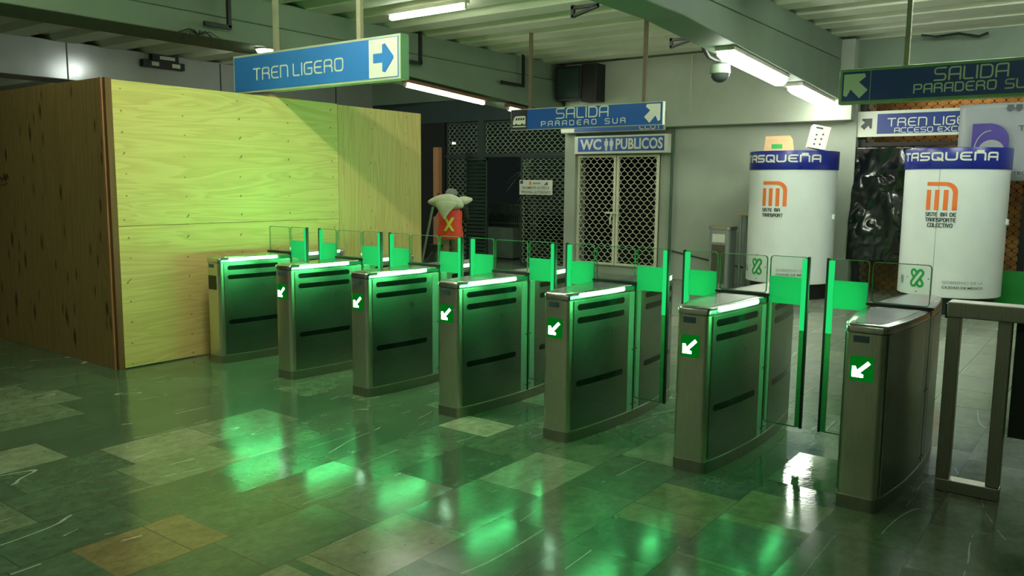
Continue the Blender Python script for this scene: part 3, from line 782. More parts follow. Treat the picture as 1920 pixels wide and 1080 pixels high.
bn = thing('banner', 'grey white vinyl banner with a purple arch emblem, hung on the fence at the right', 'banner', (0, 9.42, 0))
mb = MB(); nx, nz = 30, 16
bx0, bx1, bz0, bz1 = 1.10, 4.2, 1.82, 2.93
vs = []; fs = []
def bwave(u, v): return .018*math.sin(u*9+v*2)+.012*math.sin(u*23-v*5)+.02*math.sin(v*4)
for r in range(nz+1):
    for c in range(nx+1):
        u = c/nx; v = r/nz
        vs.append((bx0+(bx1-bx0)*u, bwave(u, v), bz0+(bz1-bz0)*v))
for r in range(nz):
    for c in range(nx):
        a = r*(nx+1)+c; fs.append((a, a+1, a+nx+2, a+nx+1))
bo = mb.add(vs, fs).build('sheet', M['banner'], bn, smooth=True)
so = bo.modifiers.new('thick', 'SOLIDIFY'); so.thickness = .006
Yb = -.055
def arch(x0, x1, z0, z1, t, n=14):
    o = [(x0, z0), (x0, z1)]+[(x1-(x1-x0)*.55+(x1-x0)*.55*math.sin(PI/2*k/n), z1-(z1-z0)*.62*(1-math.cos(PI/2*k/n))) for k in range(n+1)]+[(x1, z0)]
    return o
MB().slab(list(reversed(arch(1.29, 1.76, 2.24, 2.645, 0))), Yb, Yb+.012).build('purple_arch', M['purple'], bn)
MB().slab(arc(1.545, 2.24, .17, 0, 180, 20), Yb-.004, Yb+.002).build('white_arch', M['banner'], bn)
lw = MB(); pts = [(1.525+.20*math.cos(math.radians(a)), 2.24+.30*math.sin(math.radians(a))) for a in range(90, 181, 6)]
for poly in ribbon_pieces([pts], .012): lw.slab([(p.x, p.y) for p in poly], Yb-.004, Yb)
lw.build('white_curve', M['sign_white'], bn)
font_on_wall('lettering', 'TREN', 1.865, 2.2, 2.53, .075, Yb, M['ink'], bn, bold=.02)
font_on_wall('lettering', 'METRO CDMX', 1.735, 2.3, 1.905, .05, Yb, M['ink'], bn, bold=.02)
for xc in (1.75, 1.86): MB().slab([(xc-.04, 2.84), (xc, 2.80), (xc+.04, 2.84), (xc+.04, 2.90), (xc-.04, 2.90)], Yb-.003, Yb+.004).build('crest_mark', M['ink'], bn)
MB().box(1.675, 1.72, Yb-.003, Yb+.004, 1.93, 2.0).build('blue_mark', M['wc_blue'], bn)

# ------------------------------------------------------------------ kiosks
KR = .65
def mlogo(w_, h_):
    t = w_*.15; x0 = -w_/2; polys = []
    for k in range(3):
        cx = x0+t/2+k*(w_-t)/3
        polys += ribbon_pieces([[(cx, 0), (cx, h_*.72)]], t, .06)[:-2] if False else [[Vector((cx-t/2, 0)), Vector((cx+t/2, 0)), Vector((cx+t/2, h_*.72)), Vector((cx-t/2, h_*.72))]]
    # sweep that turns from level to upright
    outer = [(x0, h_)]+[(x0+w_*.62+w_*.38*math.sin(PI/2*k/8), h_-h_*.36*(1-math.cos(PI/2*k/8))) for k in range(9)]+[(x0+w_, 0)]
    ti = h_*.135
    inner = [(x0, h_-ti)]+[(x0+w_*.60+(w_*.40-t)*math.sin(PI/2*k/8), h_-ti-(h_*.28)*(1-math.cos(PI/2*k/8))) for k in range(9)]+[(x0+w_-t, 0)]
    def dens(l):
        o = []
        for a, b in zip(l, l[1:]):
            a = Vector(a); b = Vector(b); k = max(1, int((b-a).length/.05))
            o += [a+(b-a)*i/k for i in range(k)]
        return o+[Vector(l[-1])]
    for k in range(len(outer)-1):
        n = 5 if k == 0 else 1
        for i in range(n):
            f = lambda p, q, s_: Vector(p)*(1-s_)+Vector(q)*s_
            polys.append([f(inner[k], inner[k+1], i/n), f(inner[k], inner[k+1], (i+1)/n), f(outer[k], outer[k+1], (i+1)/n), f(outer[k], outer[k+1], i/n)])
    return polys
def cdmx(s_):
    """knot of two crossed rounded bars with dots about it"""
    L = []
    for sg in (1, -1):
        ca, sa = math.cos(.62*sg), math.sin(.62*sg)
        loop = arc(0, .30, .13, 0, 180, 8)+arc(0, -.30, .13, 180, 360, 8); loop.append(loop[0])
        if sg < 0: L += [[((x*ca+z*sa)*s_, (-x*sa+z*ca)*s_) for x, z in q] for q in (loop[1:9], loop[10:18], [loop[8], (-.13, .16)], [loop[0], (.13, .16)], [loop[9], (-.13, -.16)], [loop[17], (.13, -.16)])]
        else: L.append([((x*ca+z*sa)*s_, (-x*sa+z*ca)*s_) for x, z in loop])
    P = ribbon_pieces(L, .105*s_, .03)
    for a in range(0, 360, 45):
        c = Vector((.56*s_*math.sin(math.radians(a)), .62*s_*math.cos(math.radians(a))))
        if a in (0, 90, 180, 270): P.append([c+Vector((math.cos(i*PI/3), math.sin(i*PI/3)))*.035*s_ for i in range(6)])
    return P
def kiosk(x, y, label, ragged):
    k = thing('ticket_kiosk', label, 'kiosk', (x, y, 0), 0, 'round white kiosks with a navy band')
    MB().lathe([(KR-.07, 0), (KR-.07, .27)]).build('base', M['black_metal'], k, smooth=True)
    MB().lathe([(KR-.02, .235), (KR, .245), (KR, 1.985), (KR-.01, 1.99)], n=72).build('drum', M['kiosk_white'], k, smooth=True)
    MB().lathe([(KR+.012, 1.965), (KR+.014, 1.972), (KR+.014, 2.235), (KR+.008, 2.245), (KR-.05, 2.245)], n=72).build('band', M['navy'], k, smooth=True)
    MB().lathe([(.001, 2.235), (KR-.04, 2.235), (KR-.04, 2.243), (.001, 2.25)], n=48).build('roof_disc', M['panel_metal'], k)
    if not ragged: MB().box(-.003, .003, -KR-.003, -KR+.002, .25, 1.98).build('seam', M['ink_light'], k).rotation_euler = (0, 0, math.radians(-9))
    R2 = KR+.014; d = math.radians
    lines = stroke_layout('TASQUEÑA', R2*d(-63), R2*d(52), 2.082, .092, gap=.36)
    wrapped('lettering', ribbon_pieces(lines, .024, .03), R2, M['sign_white'], k)
    lo = [[(p[0]+KR*d(-5.5), p[1]+1.415) for p in poly] for poly in mlogo(KR*d(34), .375)]
    wrapped('orange_logo', lo, KR, M['orange'], k)
    if ragged: tx = (('SISTE', 1.335, -22, -8), ('MA', 1.335, -4, 3), ('TRANSPORT', 1.255, -22, 7))
    else: tx = (('SISTE', 1.335, -22, -9), ('MA DE', 1.335, -5, 11), ('TRANSPORTE', 1.262, -22, 11), ('COLECTIVO', 1.190, -19, 8))
    for s_, z, a0, a1 in tx:
        l = stroke_layout(s_, KR*d(a0), KR*d(a1), z, .045, gap=.42)
        wrapped('small_lettering', ribbon_pieces(l, .0105, .03), KR, M['ink'], k)
    em = [[(p[0]+KR*d(-28), p[1]+.478) for p in poly] for poly in cdmx(.30)]
    wrapped('green_emblem', em, KR, M['emblem_green'], k)
    font_on_cylinder('small_lettering', 'GOBIERNO DE LA', d(2), d(47), .432, .038, KR, M['ink_light'], k, bold=.0)
    font_on_cylinder('small_lettering', 'CIUDAD DE MÉXICO', d(2), d(47), .368, .040, KR, M['ink'], k, bold=.012)
    MB().lathe([(.001, 0), (.05, 0), (.05, .012), (.001, .014)], n=12).build('grey_crest', M['ink_light'], k).matrix_local = Matrix.Translation((KR*math.sin(d(-53)), -KR*math.cos(d(-53)), .44)) @ Matrix.Rotation(d(-53), 4, 'Z') @ Matrix.Rotation(PI/2, 4, 'X') @ Matrix.Diagonal((.6, 1.2, 1, 1))
    MB().box(KR-.02, KR+.03, -.03, .03, 1.22, 1.30).build('latch', M['white_paint'], k, bevel=.008).rotation_euler = (0, 0, d(-4))
    return k
kiosk(-1.03, 8.56, 'round white kiosk against the plaster wall with cartons on its roof', True)
kiosk(1.26, 8.47, 'round white kiosk in front of the wire fence and banner, nothing on its roof', False)
# cartons on the first kiosk
c1 = thing('cardboard_box', 'tan cardboard box on the kiosk roof beside the white carton', 'box', (-1.24, 8.45, 2.25), .28)
b = MB().box(-.22, .22, -.16, .2, 0, .2); b.v = [(x*(1-.12*(z > .1)), y, z) for x, y, z in b.v]
b.build('carton', M['cardboard'], c1, bevel=.004)
MB().box(-.10, .06, -.163, -.158, .04, .11).build('green_print', M['emblem_green'], c1)
MB().slab([(-.20, .2), (.19, .2), (.17, .24), (-.19, .23)], -.155, -.15).build('flap', M['cardboard'], c1)
c2 = thing('carton', 'white perforated carton leaning on the kiosk roof, right of the cardboard box', 'box', (-.66, 8.40, 2.280), .38)
tl = Matrix.Rotation(.20, 4, 'Y')
cb = MB().box(-.13, .13, -.14, .26, 0, .34).build('body', M['card_white'], c2, bevel=.004); cb.matrix_local = tl
cs = MB().box(.1302, .133, -.138, .258, .002, .338).build('side_face', M['carton_side'], c2); cs.matrix_local = tl
hm = MB()
for hx, hz in ((-.05, .06), (.03, .07), (-.05, .13), (.03, .15), (.04, .22), (-.05, .2)):
    hm.slab(arc(hx, hz, .014, 0, 360, 8)[:-1], -.143, -.139)
hm.box(-.08, .02, -.143, -.139, .292, .315)
h_ = hm.build('hole_pattern', M['ink'], c2); h_.matrix_local = tl

# ------------------------------------------------------------------ wc gate
wg = thing('lattice_gate', 'cream double gate of expanded metal under the toilet sign', 'gate', (0, 9.40, 0))
def leaf(x0, x1, z0, z1, mat, meshmat, parent, fw=.045, px=.068, pz=.075, t=.017, name='gate_leaf'):
    mb = MB(); mb.box(x0, x0+fw, -.02, .02, z0, z1); mb.box(x1-fw, x1, -.02, .02, z0, z1)
    mb.box(x0+fw, x1-fw, -.02, .02, z0, z0+fw); mb.box(x0+fw, x1-fw, -.02, .02, z1-fw, z1)
    fr = mb.build(name, mat, parent)
    lm = MB(); lattice(lm, x0+fw, x1-fw, z0+fw, z1-fw, -.004, px, pz, t)
    lm.build('expanded_metal', meshmat, fr)
    return fr
leaf(-5.525, -4.665, .172, 2.28, M['cream'], M['cream'], wg)
leaf(-4.645, -3.765, .172, 2.28, M['cream'], M['cream'], wg)
mb = MB(); mb.box(-4.86, -4.60, -.06, -.03, 1.165, 1.20); mb.box(-4.60, -4.575, -.07, -.02, 1.10, 1.26)
mb.build('latch_bar', M['cream'], wg)
MB().tube([(-4.72, -.05, 1.17), (-4.74, -.06, 1.08), (-4.75, -.05, .97)], .018).build('latch_handle', M['cream'], wg)

# ------------------------------------------------------------------ dark mesh gate at the far left
dg = thing('mesh_gate', 'dark green expanded-metal screen with an open louvred leaf, left of the toilet gate', 'gate', (0, 9.50, 0))
DM, DG = M['dark_mesh'], M['dark_green_metal']
leaf(-9.02, -8.12, 2.32, 3.03, DG, DM, dg, .04, .068, .062, .016, 'top_screen')
leaf(-7.96, -5.80, 2.32, 3.03, DG, DM, dg, .04, .068, .062, .016, 'top_screen')
leaf(-9.02, -8.42, .03, 2.28, DG, DM, dg, .04, .068, .062, .016, 'side_screen')
leaf(-6.98, -5.80, .03, 2.28, DG, DM, dg, .04, .068, .062, .016, 'side_screen')
MB().box(-8.12, -7.96, -.03, .03, 0, 3.05).build('post', DG, dg)
MB().box(-9.05, -5.79, -.04, .04, 2.28, 2.33).build('rail', DG, dg)
mb = MB(); mb.box(-8.40, -8.37, -.10, -.06, .05, 2.26); mb.box(-7.84, -7.81, -.10, -.06, .05, 2.26); mb.box(-8.40, -7.81, -.10, -.06, 2.22, 2.26)
for k in range(26):
    z = .12+k*.08; mb.add([(-8.37, -.10, z), (-7.84, -.10, z), (-7.84, -.06, z+.055), (-8.37, -.06, z+.055), (-8.37, -.09, z-.008), (-7.84, -.09, z-.008), (-7.84, -.05, z+.047), (-8.37, -.05, z+.047)],
                          [(0, 1, 2, 3), (7, 6, 5, 4), (0, 4, 5, 1), (2, 6, 7, 3), (0, 3, 7, 4), (1, 5, 6, 2)])
mb.build('louvred_leaf', DG, dg)
# outside: palm, railing, cabinet, lamp
pl = thing('palm_plant', 'dark spiky palm seen through the open mesh gate', 'plant', (-8.35, 11.6, -.02))
MB().tube([(0, 0, 0), (.03, 0, .8), (-.05, .02, 1.5), (-.02, 0, 2.1)], [.06, .05, .045, .05]).build('trunk', M['bark'], pl)
mb = MB(); rnd = random.Random(3)
for hz, cnt, ln in ((2.1, 46, .62), (1.62, 22, .45)):
    for k in range(cnt):
        a = rnd.uniform(0, 2*PI); el = rnd.uniform(-.9, 1.2); l = ln*rnd.uniform(.7, 1.1)
        dx, dy = math.cos(a), math.sin(a); p = Vector((0, 0, hz)); w0 = .030
        pr = []
        for s_ in range(5):
            t = s_/4; q = p+Vector((dx*math.cos(el)*l*t, dy*math.cos(el)*l*t, math.sin(el)*l*t-.35*l*t*t))
            wv = Vector((-dy, dx, 0))*w0*(1-t*.9); pr += [q-wv, q+wv]
        mb.add(pr, [(2*s_, 2*s_+1, 2*s_+3, 2*s_+2) for s_ in range(4)])
mb.build('fronds', M['leaf'], pl)
rl = thing('railing', 'pale barred railing beyond the open mesh gate', 'railing', (0, 12.4, -.02))
mb = MB(); mb.box(-10.4, -8.6, -.02, .02, 1.18, 1.22); mb.box(-10.4, -8.6, -.02, .02, .72, .76)
mb.build('rail', M['grey_box'], rl)
mb = MB()
for k in range(24): mb.box(-10.36+k*.075, -10.335+k*.075, -.012, .012, 0, 1.18)
mb.build('bars', M['grey_box'], rl)
gb = thing('cabinet', 'grey cabinet standing behind the turnstiles beyond the mesh gate', 'cabinet', (-8.35, 10.7, -.02))
MB().box(-.42, .42, -.2, .2, .05, .74).build('body', M['grey_box'], gb, bevel=.01)
MB().box(-.10, .34, -.215, -.2, .10, .66).build('door', M['grey_box'], gb, bevel=.006)
MB().box(-.4, .4, -.18, .18, 0, .05).build('base', M['black_metal'], gb)
le = thing('outdoor_lamp', 'small bright lamp seen through the dark mesh', 'lamp', (-12.0, 13.0, -.02))
MB().tube([(0, 0, 0), (0, 0, 2.86)], .04).build('post', M['black_metal'], le)
MB().box(-.2, .2, -.06, .06, 2.86, 2.90).build('lamp_head', M['lamp_body'], le)
MB().box(-.17, .17, -.05, .05, 2.82, 2.858).build('lamp_tube', M['tube'], le)
tp = tag(MB().box(-8.87, -8.72, 8.86, 8.98, 0, 2.48).build('timber_post', M['timber'], bevel=.006), 'upright timber post standing behind the person, before the mesh gate', 'post')

# ------------------------------------------------------------------ wall bits
tag(MB().tube([(-3.50, 9.38, 2.72), (-3.50, 9.38, 0)], .028).build('conduit', M['green_pipe']), 'green upright conduit on the plaster wall beside the toilet gate', 'pipe')
tag(MB().tube([(-3.46, 9.40, .52), (-3.2, 9.41, .47), (-2.8, 9.41, .40), (-2.45, 9.41, .34), (-2.1, 9.41, .31), (-1.6, 9.41, .30)], .012, 6).build('wall_cable', M['cable']), 'dark cable sagging low along the plaster wall', 'cable')
tag(MB().tube([(-3.07, 9.15, 3.99), (-3.075, 9.14, 3.5), (-3.07, 9.15, 2.98)], .007, 6).build('hanging_wire', M['wire']), 'thin pale wire dangling in front of the fascia', 'wire')

# stainless fittings left of the first kiosk
s1 = thing('steel_bin', 'stainless steel pedestal bin with a white label, between wall and kiosk', 'bin', (-2.30, 8.95, 0), -.15)
MB().prism(rrect(-.20, .20, -.13, .13, .05), .0, .98).build('body', M['steel_bright'], s1, smooth=True)
MB().prism(rrect(-.215, .215, -.145, .145, .05), .98, 1.03).build('rim', M['steel'], s1, smooth=True)
MB().box(-.12, .12, -.137, -.13, .76, .90).build('label_plate', M['sign_white'], s1)
MB().box(-.13, .13, -.136, -.13, .06, .72).build('door_panel', M['steel_side'], s1)
s2 = thing('steel_stand', 'taller stainless stand with a tray, half hidden behind the first kiosk', 'stand', (-1.90, 9.18, 0), -.1)
for px, py in ((-.14, -.1), (.14, -.1), (-.14, .1), (.14, .1)): MB().tube([(px, py, 0), (px, py, 1.22)], .022).build('leg', M['steel_bright'], s2, smooth=True)
MB().box(-.24, .24, -.14, .14, 1.22, 1.27).build('tray', M['steel'], s2, bevel=.008)
MB().tube([(-.05, 0, 1.27), (-.05, 0, 1.40)], .03).build('peg', M['steel_bright'], s2, smooth=True)
MB().tube([(.08, 0, 1.27), (.08, 0, 1.40)], .03).build('peg', M['steel_bright'], s2, smooth=True)
MB().box(.02, .18, -.105, -.08, .2, 1.2).build('back_board', M['rubber'], s2)

# fence, black sheet at the right
fn = thing('wire_fence', 'brown-backed expanded-metal fence behind the two round kiosks', 'fence', (0, 9.62, 0))
mb = MB(); lattice(mb, -.33, 2.6, 0, 3.05, 0, .075, .062, .014); mb.build('expanded_metal', M['black_metal'], fn)
for x in (-.33, 1.97, 4.2): MB().box(x, x+.09, -.03, .05, 0, 3.05).build('post', M['black_metal'], fn)
MB().box(-.33, 5, -.02, .04, 2.36, 2.42).build('rail', M['black_metal'], fn)
mb = MB(); vs = []; fs = []; nx, nz = 60, 80
from mathutils import noise as mn
for r in range(nz+1):
    for c in range(nx+1):
        u = c/nx; v = r/nz
        q = Vector((u*1.3+.35*v, v*1.9-.5*u, 3.3))
        yy = .055*abs(mn.noise(q*1.7))**.7+.05*mn.noise(q*1.1+Vector((4, 2, 0)))+.022*abs(mn.noise(q*4.2))**.6
        yy += .05*math.exp(-((u-.15-.75*(1-v))*7)**2)*(v < .75)
        edge = .05*mn.noise(Vector((v*3, 7, 0)))*(1-u)
        vs.append((-.36+1.15*u+edge-.03*(1-v), -yy-.03, .55+1.79*v))
for r in range(nz):
    for c in range(nx): a = r*(nx+1)+c; fs.append((a, a+1, a+nx+2, a+nx+1))
bs = mb.add(vs, fs).build('plastic_sheet', M['plastic_black'], smooth=True); bs.location = (0, 9.48, 0)
so = bs.modifiers.new('thick', 'SOLIDIFY'); so.thickness = .004
tag(bs, 'crumpled black plastic sheet hung on the fence between the kiosks', 'plastic sheet')
tag(MB().box(1.78, 2.25, 8.95, 9.0, 0, .56).build('green_panel', M['green_panel']), 'small green panel behind the steel railing, right of the far kiosk', 'panel')

# ------------------------------------------------------------------ railing at the right
ra = thing('steel_railing', 'square-tube stainless railing at the right of the last turnstile', 'railing', (2.45, .60, 0))
MB().box(0, .068, 0, .07, .07, 1.0).build('post', M['steel_dull'], ra, bevel=.004)
MB().box(.245, .312, .02, .09, .07, 1.0).build('post', M['steel_dull'], ra, bevel=.004)
MB().box(-.0, 1.1, -.03, .11, 1.0, 1.085).build('top_rail', M['steel_dull'], ra, bevel=.006)
MB().box(-.012, -.0, .0, .09, .99, 1.07).build('end_cap', M['rubber'], ra)
MB().box(0, .315, .0, .09, 0, .07).build('foot_plate', M['steel_dull'], ra, bevel=.004)
MB().box(.322, 1.05, .12, .14, .34, .995).build('infill_board', M['black_board'], ra)
MB().box(1.0, 1.07, .02, .09, 0, 1.0).build('post', M['steel_dull'], ra, bevel=.004)

# ------------------------------------------------------------------ lamps
def tube_lamp(label, p0, p1, body_mat, r=.03, wid=.09, drop=.05, mat=None, cat='lamp', grp=None, spread=0):
    p0, p1 = Vector(p0), Vector(p1); d = (p1-p0); ln = d.length; d.normalize()
    t = thing('tube_lamp', label, cat, p0, 0, grp or 'fluorescent tube lamps')
    side = d.cross(Vector((0, 0, 1))).normalized(); up = side.cross(d)
    def bx(a, b, w, h0, h1):
        vs = []
        for s_ in (a, b):
            for q, h in ((-w, h0), (w, h0), (w, h1), (-w, h1)): vs.append(tuple(d*s_+side*q+up*h))
        return MB().add(vs, [(0, 1, 2, 3), (7, 6, 5, 4), (0, 4, 5, 1), (1, 5, 6, 2), (2, 6, 7, 3), (3, 7, 4, 0)])
    bx(-.06, ln+.06, wid/2, drop*.6, drop*.6+.05).build('housing', body_mat, t)
    MB().tube([tuple(d*.0), tuple(d*ln)], r, 12).build('lamp_tube', mat or M['tube'], t, smooth=True)
    for s_ in (-.035, ln): bx(s_, s_+.035, .02, -r*.8, drop).build('lamp_holder', M['lamp_body'], t)
    return t
tube_lamp('ceiling tube lamp left of the middle bay, its whole length in view', (-4.93, 3.70, 3.92), (-3.67, 3.70, 3.92), M['lamp_body'], .045)
tube_lamp('ceiling tube lamp cut by the top edge of the picture, mid bay', (-2.68, 3.70, 3.92), (-1.45, 3.70, 3.92), M['lamp_body'], .045)
tube_lamp('ceiling tube lamp over the queue side, right of two, outside the picture', (-2.35, -.85, 3.92), (-1.12, -.85, 3.92), M['lamp_body'], .05, mat=M['tube_new'])
tube_lamp('ceiling tube lamp over the queue side, left of two, outside the picture', (-5.3, -.95, 3.92), (-4.2, -.95, 3.92), M['lamp_body'], .03, mat=M['tube_unseen'])
for x0, lb in ((-5.0, 'added fill tube behind the camera, leftmost'), (-2.7, 'added fill tube behind the camera, second from the left'), (.6, 'added fill tube behind the camera, third from the left'), (3.4, 'added fill tube behind the camera, rightmost')):
    tube_lamp(lb, (x0, -5.6, 3.92), (x0+1.24, -5.6, 3.92), M['lamp_body'], .04, mat=M['tube_unseen'])  # fill tubes added to lift the ambient light in front
tube_lamp('ceiling tube lamp in the right bay above the kiosks, outside the picture', (1.0, 5.15, 3.92), (2.25, 5.15, 3.92), M['lamp_body'], .045, mat=M['tube_mid'])
tube_lamp('added unseen tube lamp at the right edge of the right bay', (3.1, 6.6, 3.92), (4.35, 6.6, 3.92), M['lamp_body'], .045, mat=M['tube_mid'])  # added out of view to brighten the floor past the railing
tube_lamp('ceiling tube lamp in the hall beyond the plywood hoarding', (-8.9, 3.85, 3.92), (-7.9, 3.85, 3.92), M['lamp_body'], .06, mat=M['tube_mid'])
tube_lamp('added tube lamp hidden behind the hoarding, lighting the farthest left bay', (-15.2, 1.5, 3.2), (-14.0, 1.5, 3.2), M['lamp_body'], .045, mat=M['tube_mid'])  # added out of sight to brighten the ceiling of the far bay
tube_lamp('added warm tube lamp behind the wire fence, hidden by the concrete band', (.4, 10.2, 3.5), (1.7, 10.2, 3.5), M['lamp_body'], .04, mat=M['tube_warm'])  # added to brighten the brown board behind the fence
bl_ = thing('round_lamp', 'small round lamp under the left beam, just above the pale blue sign', 'lamp', (-5.95, 2.40, 0))
MB().lathe([(.001, 3.445), (.11, 3.445), (.115, 3.41)], n=24).build('housing', M['lamp_body'], bl_)
MB().lathe([(.11, 3.41), (.09, 3.375), (.05, 3.36), (.001, 3.355)], n=24).build('diffuser', M['tube'], bl_, smooth=True)
# under the beams
def haunch(y): return (3.43 if y < 3.5 else 3.43-(y-3.5)/(WALL_Y-3.5)*.36)
for y0, y1, lb in ((5.0, 6.9, 'long tube lamp under the left beam, right of the pale blue sign'), (7.65, 8.95, 'tube lamp under the left beam close to the far wall')):
    tube_lamp(lb, (-5.92, y0, haunch(y0)-.12), (-5.92, y1, haunch(y1)-.12), M['lamp_brown'], .032, .12, .06)
for y0, y1, lb in ((5.0, 6.9, 'wide lamp under the right beam, beside the dome camera'), (7.55, 9.1, 'wide lamp under the right beam at the far wall')):
    t = thing('diffuser_lamp', lb, 'lamp', (-.74, y0, 0), 0, 'wide lamps under the right beam')
    z0, z1 = haunch(y0), haunch(y1)
    r0 = [(-.105, 0, z0-.10), (-.05, 0, z0-.15), (.05, 0, z0-.15), (.105, 0, z0-.10), (.105, 0, z0-.05), (-.105, 0, z0-.05)]
    dy = y1-y0
    r1 = [(x, dy, z-z0+z1) for x, _, z in r0]
    MB().loft([r0, r1]).build('diffuser', M['tube_dim'], t)
    rr0 = [(-.12, -.04, z0-.05), (.12, -.04, z0-.05), (.12, -.04, z0-.0), (-.12, -.04, z0-.0)]
    rr1 = [(x, dy+.04, z-z0+z1) for x, _, z in rr0]
    MB().loft([rr0, rr1]).build('housing', M['lamp_body'], t)

# ------------------------------------------------------------------ ceiling fittings
dc = thing('dome_camera', 'grey dome camera hanging under the right beam', 'camera', (-1.03, 5.50, .06))
MB().box(-.08, .10, -.09, .13, 3.30, 3.36).build('mount_box', M['concrete'], dc)
MB().tube([(0, .05, 3.34), (0, .05, 3.16)], .055, 14).build('neck', M['concrete'], dc, smooth=True)
MB().lathe([(.06, 3.18), (.12, 3.15), (.13, 3.06), (.125, 3.045)], 0, .05, 24).build('hood', M['concrete'], dc, smooth=True)
MB().lathe([(.118, 3.05), (.112, 3.01), (.085, 2.965), (.04, 2.94), (.004, 2.935)], 0, .05, 24).build('dome', M['dome_dark'], dc, smooth=True)
MB().tube([(-.02, -.50, 3.42), (-.02, -.42, 3.30), (-.02, -.28, 3.22), (-.01, -.12, 3.20), (0, .0, 3.20)], .028).build('hose', M['cable'], dc, smooth=True)
def tri_bracket(label, x, y):
    b = thing('angle_bracket', label, 'bracket', (x, y, 3.43), 0, 'black brackets beside the right beam')
    mb = MB(); mb.box(-.30, -.27, -.02, .02, -.10, .02); mb.box(-.30, .0, -.02, .02, -.02, .01)
    mb.add([(-.29, -.02, -.10), (-.0, -.02, -.03), (-.0, .02, -.03), (-.29, .02, -.10), (-.29, -.02, -.075), (-.0, -.02, -.005), (-.0, .02, -.005), (-.29, .02, -.075)], [(0, 1, 2, 3), (7, 6, 5, 4), (0, 4, 5, 1), (1, 5, 6, 2), (2, 6, 7, 3), (3, 7, 4, 0)])
    mb.build('angle_iron', M['black_metal'], b)
tri_bracket('black angle bracket on the right beam, at the top edge of the picture', -1.02, 2.55)
tri_bracket('black angle bracket on the right beam, beside the dome camera', -1.02, 4.72)
def l_hanger(label, y, z0, z1, run):
    h = thing('cable_hanger', label, 'bracket', (-5.72, y, 0), 0, 'black hangers on the left beam')
    MB().box(-.022, .022, -.022, .022, z0, z1).build('drop_rod', M['black_metal'], h)
    MB().box(-.022, .022, -run, .022, z0-.02, z0+.03).build('foot', M['black_metal'], h)
l_hanger('black L-shaped hanger on the left beam, right of the pale blue sign', 5.10, 3.54, 4.02, .34)
l_hanger('black L-shaped hanger on the left beam, above the bus-pictogram sign', 7.80, 3.47, 4.02, .65)
l_hanger('black L-shaped hanger on the left beam, left of the pale blue sign', 1.72, 3.56, 4.02, .34)
sp = thing('loudspeaker', 'black box loudspeaker at the far end of the left beam', 'loudspeaker', (-5.25, 9.0, 3.30))
MB().box(-.47, .10, -.15, .19, .0, .62).build('cabinet', M['black_metal'], sp, bevel=.01)
MB().box(.10, .42, -.13, .19, -.05, .64).build('side_box', M['rubber'], sp, bevel=.01)
MB().box(-.42, .05, -.156, -.15, .05, .57).build('grille', M['teal'], sp)
em = thing('emergency_light', 'black twin emergency light with pale panes on the grey cladding', 'lamp', (-11.24, 4.10, 3.76))
MB().box(-.05, .06, -.40, .42, .0, .13).build('body', M['black_metal'], em, bevel=.008)
MB().box(-.05, .06, -.22, .30, .12, .25).build('back_box', M['black_metal'], em, bevel=.008)
for y0, y1, z0, z1 in ((-.24, -.10, .03, .10), (.16, .32, .03, .10), (-.08, .22, .155, .215)): MB().box(.06, .066, y0, y1, z0, z1).build('pale_pane', M['sign_frame'], em)
# dead plant tuft and ceiling cable
tf = thing('dry_weed', 'small dry tuft growing from the left beam above the pale blue sign', 'weed', (-6.0, 1.35, 3.43))
mb = MB(); rnd = random.Random(9)
for k in range(9):
    a = rnd.uniform(-.30, .30); l = rnd.uniform(.12, .2)
    mb.tube([(.20, 0, .0), (.24, a*.5, .05), (.26, a, .02-l*.2), (.27, a*1.2, -.05-l*.35)], [.006, .006, .005, .003], 5)
mb.build('stems', M['bark'], tf)
tag(MB().tube([(.55, 9.2, 3.95), (.75, 9.15, 3.90), (1.05, 9.15, 3.92), (1.3, 9.2, 3.86), (1.42, 9.2, 3.9)], .022, 6).build('ceiling_cable', M['cable']), 'dark cable drooping from the ceiling in the right bay', 'cable')

# ------------------------------------------------------------------ the person and what they carry
pd = math.atan2(.657, .757)     # facing away from the turnstiles
PX, PY = -4.78, 4.72
pr = thing('person', 'person seen from behind in an orange-red vest and khaki trousers, carrying white sacks', 'person', (PX, PY, 0), pd)
def skin_body(name, joints, edges, mat, parent, sub=2):
    me = bpy.data.meshes.new(name); me.from_pydata([j[0] for j in joints], edges, []); me.update()
    me.materials.append(mat)
    o = bpy.data.objects.new(name, me); COL.objects.link(o); o.parent = parent
    sk = o.modifiers.new('skin', 'SKIN'); sk.use_smooth_shade = True
    for v, j in zip(me.skin_vertices[0].data, joints): v.radius = j[1]
    me.skin_vertices[0].data[0].use_root = True
    sb = o.modifiers.new('sub', 'SUBSURF'); sb.levels = sub; sb.render_levels = sub
    return o
# x to the right, y away (the way they face), z up
J = [((0, 0, .93), (.15, .11)), ((0, .01, 1.12), (.14, .10)), ((0, .04, 1.30), (.16, .105)), ((0, .10, 1.42), (.10, .08)), ((0, .18, 1.47), (.055, .055)),
     ((0, .24, 1.51), (.085, .095)), ((0, .28, 1.58), (.07, .085)),
     ((-.09, 0, .84), (.085, .09)), ((-.10, .02, .48), (.06, .065)), ((-.10, -.04, .09), (.042, .045)), ((-.10, .10, .035), (.04, .035)),
     ((.09, 0, .84), (.085, .09)), ((.10, .06, .48), (.06, .065)), ((.10, .04, .09), (.042, .045)), ((.10, .17, .035), (.04, .035)),
     ((-.19, .08, 1.38), (.06, .06)), ((-.27, .16, 1.22), (.045, .045)), ((-.22, .18, 1.42), (.035, .035)), ((-.19, .15, 1.50), (.03, .022)),
     ((.19, .08, 1.38), (.06, .06)), ((.25, .12, 1.16), (.045, .045)), ((.23, .20, 1.36), (.035, .035)), ((.22, .17, 1.47), (.03, .022))]
